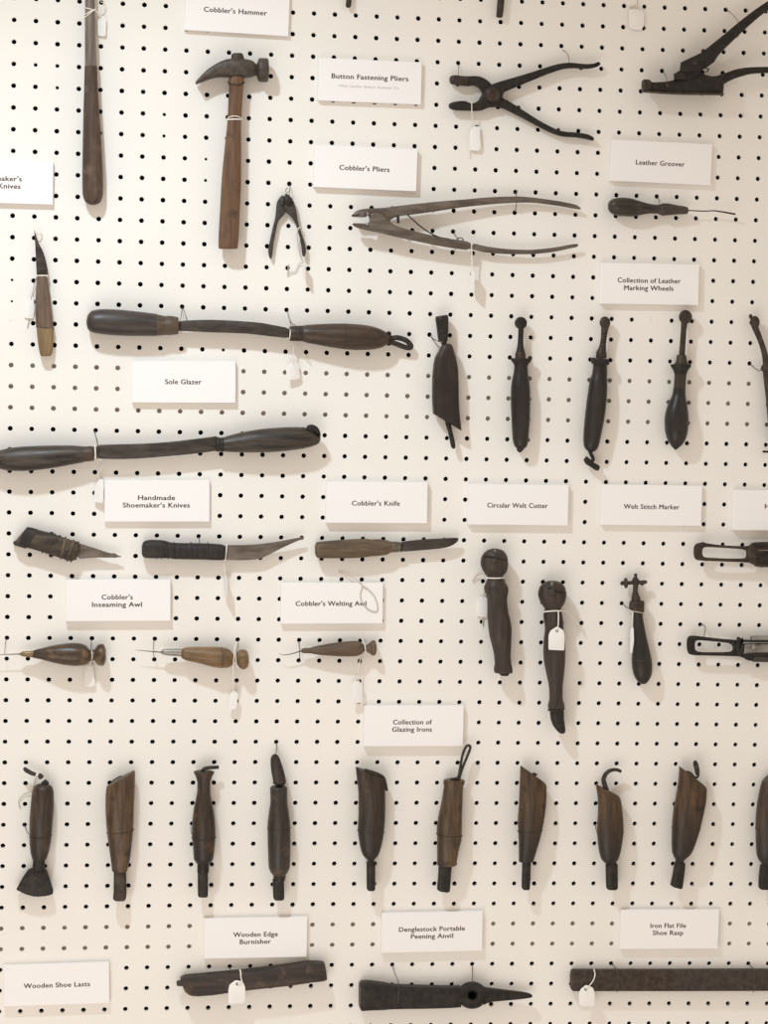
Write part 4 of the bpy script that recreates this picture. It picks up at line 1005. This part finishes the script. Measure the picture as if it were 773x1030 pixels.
t = gi('glazing iron with a curled hook of leather cord on top, eighth from the left', 572, 657)
loft('handle', WIR[5], t, [(499, 175, 606, 232, 6), (501, 192, 613, 248, 8), (508, 235, 618, 282, 9.6), (510, 300, 622, 330, 10.4), (505, 380, 625, 382, 10.8), (510, 450, 617, 450, 10.2), (520, 508, 605, 508, 8.6), (532, 530, 592, 530, 6.6), (548, 540, 582, 540, 4.4)], p=2.3, h=IH, seg=28)
vl('iron', MIRON, t, [(532, 552, 590, 4.4), (545, 544, 598, 4.8), (650, 547, 599, 4.8), (657, 553, 593, 4.4)], p=3, h=IH)
tube('cord_hook', MCORD, t, [(548, 205, 15), (540, 180, 15), (534, 155, 15), (544, 130, 15), (565, 114, 15), (592, 110, 14), (614, 118, 13)], lambda u: 3.4 - 1.4 * u, seg=10)
band('binding_wire', MIRON2, t, 504, 398, 626, 392, 10.8, IH, .35, .1)
wire(t, [(497, 358, -3), (499, 380, 4), (506, 396, 12)], .4)

fr(640, 750, 5.812)
t = gi('widest glazing iron with a small cord loop at its peaked top, ninth from the left', 240, 835)
loft('handle', WIR[5], t, [(253, 118, 406, 236, 7), (254, 140, 415, 256, 8.6), (250, 205, 413, 292, 10.4), (238, 285, 408, 335, 11), (222, 375, 394, 402, 11.4), (213, 470, 373, 492, 11.2), (211, 560, 346, 575, 10.4), (213, 620, 321, 632, 9), (226, 656, 290, 660, 6.6), (240, 680, 272, 680, 4.4)], p=2.3, h=IH, seg=28)
loft('iron', MIRON, t, [(234, 674, 278, 676, 4.4), (227, 690, 287, 692, 5), (215, 760, 280, 764, 5), (205, 812, 271, 828, 5), (212, 822, 266, 836, 4.4)], p=3.4, h=IH)
tube('cord_loop', MCORD, t, [(292, 152, 20), (320, 160, 22), (342, 184, 22), (362, 182, 21), (366, 150, 20), (358, 108, 19), (348, 92, 18), (342, 104, 18), (350, 140, 19), (358, 172, 20)], 1.6)
band('binding_wire', MIRON2, t, 211, 478, 376, 490, 11.3, IH, .4, .1)
wire(t, [(340, 575, -3), (350, 540, 6), (372, 492, 14)], .4)

t = gi('glazing iron cut by the right edge of the photo', 780, 838)
loft('handle', WIR[0], t, [(738, 212, 870, 120, 7), (733, 232, 878, 150, 8.6), (720, 290, 888, 230, 10), (711, 350, 894, 330, 11), (702, 450, 892, 450, 11.4), (704, 560, 884, 560, 11), (708, 635, 866, 635, 10), (720, 670, 848, 670, 8), (742, 695, 826, 695, 6)], p=2.3, h=IH, seg=28)
vl('iron', MIRON, t, [(690, 738, 826, 5), (706, 728, 832, 5.2), (828, 719, 828, 5.2), (838, 726, 820, 4.6)], p=4, h=IH)
band('binding_wire', MIRON2, t, 700, 482, 892, 482, 11.4, IH, .45, .1)

# ------------------------------------------------------------------ bottom row
fr(170, 955, 4.547)
t = thing('edge_burnisher', 'squared dark wooden edge burnisher with a small peg at its left end', 'burnisher', 380, 205)
BH = .0115
loft('body', MBURN, t, [(52, 134, 66, 172, 6), (58, 126, 74, 190, 7.6), (78, 119, 108, 208, 8.6), (132, 114, 138, 209, 8.8), (330, 95, 340, 184, 8.8), (560, 67, 560, 160, 8.8), (645, 55, 655, 146, 8.8), (706, 57, 719, 136, 8.4), (712, 62, 722, 132, 7.6)], p=4.5, h=BH, seg=32, sharp=30)
loft('peg', WMET, t, [(34, 146, 36, 164, 2), (40, 142, 42, 168, 2.6), (62, 138, 66, 168, 2.8)], h=BH)
wire(t, [(278, 78, -3), (282, 90, 10), (288, 105, 21)], .4)
tag('bright white tag hung over the wooden edge burnisher', [(272, 185), (278, 160), (305, 140), (338, 146), (350, 175), (348, 246), (272, 252)], 23.5, (0, 0),
    [[(324, 94, 18), (328, 100, 23), (330, 130, 24), (334, 150, 24.5), (316, 158, 24.5)]], hole=(312, 158), sr=.9)

fr(355, 955, 4.068)
t = thing('peening_anvil', 'forged iron peening anvil with square head, round eye and tapered spike', 'anvil', 380, 245)
NH = .0135
hl('head_bar', MIRON, t, [(31, 136, 243, 9), (36, 131, 247, 10), (60, 130, 245, 10), (120, 136, 243, 9.6), (165, 144, 240, 9), (300, 149, 238, 8.6), (400, 151, 235, 8.4), (440, 150, 232, 8)], p=4.5, h=NH, seg=32, sharp=30)
cir = lambda rx, ry, n=20: [(489 + rx * math.cos(2 * math.pi * k / n + math.pi), 187 + ry * math.sin(2 * math.pi * k / n + math.pi)) for k in range(n)]
ring('eye', MIRON, t, cir(62, 57), cir(15, 15), 14, NH, 1, 40)
disc('eye_shade', MBACK, t, 489, 187, 15.5, 15.5, 3, .008)  # black disc added to paint the shade inside the eye
hl('spike', MIRON, t, [(536, 152, 225, 6.6), (548, 156, 219, 6.2), (570, 159, 213, 5.8), (650, 168, 206, 4.4), (715, 177, 199, 3), (730, 183, 196, 2.4), (735, 187, 193, 1.4)], p=3, h=NH)
wire(t, [(162, 62, -3), (172, 95, 8), (186, 132, 22), (188, 180, 26.5), (182, 240, 22)], .5)
wire(t, [(490, 60, -3), (490, 100, 8), (490, 128, 18), (490, 140, 22.5)], .5)
box_ = loft('head_face', MIRON2, t, [(28, 140, 28, 238, 8.6), (34, 137, 34, 241, 9)], p=5, h=NH, seg=32, sharp=30)

fr(565, 955, 3.716)
t = thing('shoe_rasp', 'long flat dark iron file and rasp running off the right edge', 'rasp', 400, 153)
RH = .0085
hl('file_face', MIRON2, t, [(35, 95, 146, 4.6), (39, 78, 151, 5), (50, 75, 153, 5.2), (417, 75, 153, 5.2)], p=7, h=RH, seg=32, sharp=30)
hl('rasp_face', MRASP, t, [(415, 75, 153, 5.3), (773, 74, 152, 5.3), (1010, 74, 151, 5.3), (1020, 80, 145, 4.8)], p=7, h=RH, seg=32, sharp=30)
wire(t, [(188, 53, -3), (198, 64, 6), (209, 78, 14.5), (211, 115, 15.4), (209, 155, 13), (206, 160, 5)], .55)
wire(t, [(700, 53, -3), (710, 64, 6), (719, 76, 14.5), (721, 115, 15.4), (719, 154, 13), (716, 160, 5)], .55)
tag('bright white tag over the left end of the long rasp', [(65, 165), (72, 148), (92, 132), (118, 142), (126, 165), (124, 214), (68, 212)], 17.5, (0, 0),
    [[(122, 74, 12), (126, 95, 18), (118, 118, 18.5), (104, 136, 18.5), (92, 148, 18)]], hole=(91, 149), sr=.85)

# ------------------------------------------------------------------ ends of things cut by the top edge
fr(340, 0, 4.294)
t = thing('hanging_rod', 'lower end of a dark rod at the top edge, left of the pliers', 'rod', 47, 33)
vl('rod', MIRON2, t, [(-110, 38, 66), (0, 36, 60), (25, 34, 57), (33, 38, 53)], h=.008)
t = thing('hanging_rod', 'lower end of a dark leaning rod at the top edge, above the pliers', 'rod', 698, 74)
loft('rod', MIRON2, t, [(706, -110, 736, -106), (690, 0, 720, 3), (685, 60, 714, 64), (684, 72, 711, 74), (690, 76, 706, 77)], h=.009)
fr(620, 0, 15.46)
tag('faint white tag alone near the top edge, left of the lever pliers', [(195, 180), (230, 140), (400, 150), (440, 215), (432, 400), (395, 475), (200, 450)], 3.2, (.12, -.05),
    [[(330, -60, 3), (335, 60, 3), (330, 170, 3.5)], [(200, 115, 1.5), (250, 108, 2), (310, 95, 2)]], smat=MGST, sr=.5)

for ob in bpy.data.objects:
    if '_o' in ob: del ob['_o']
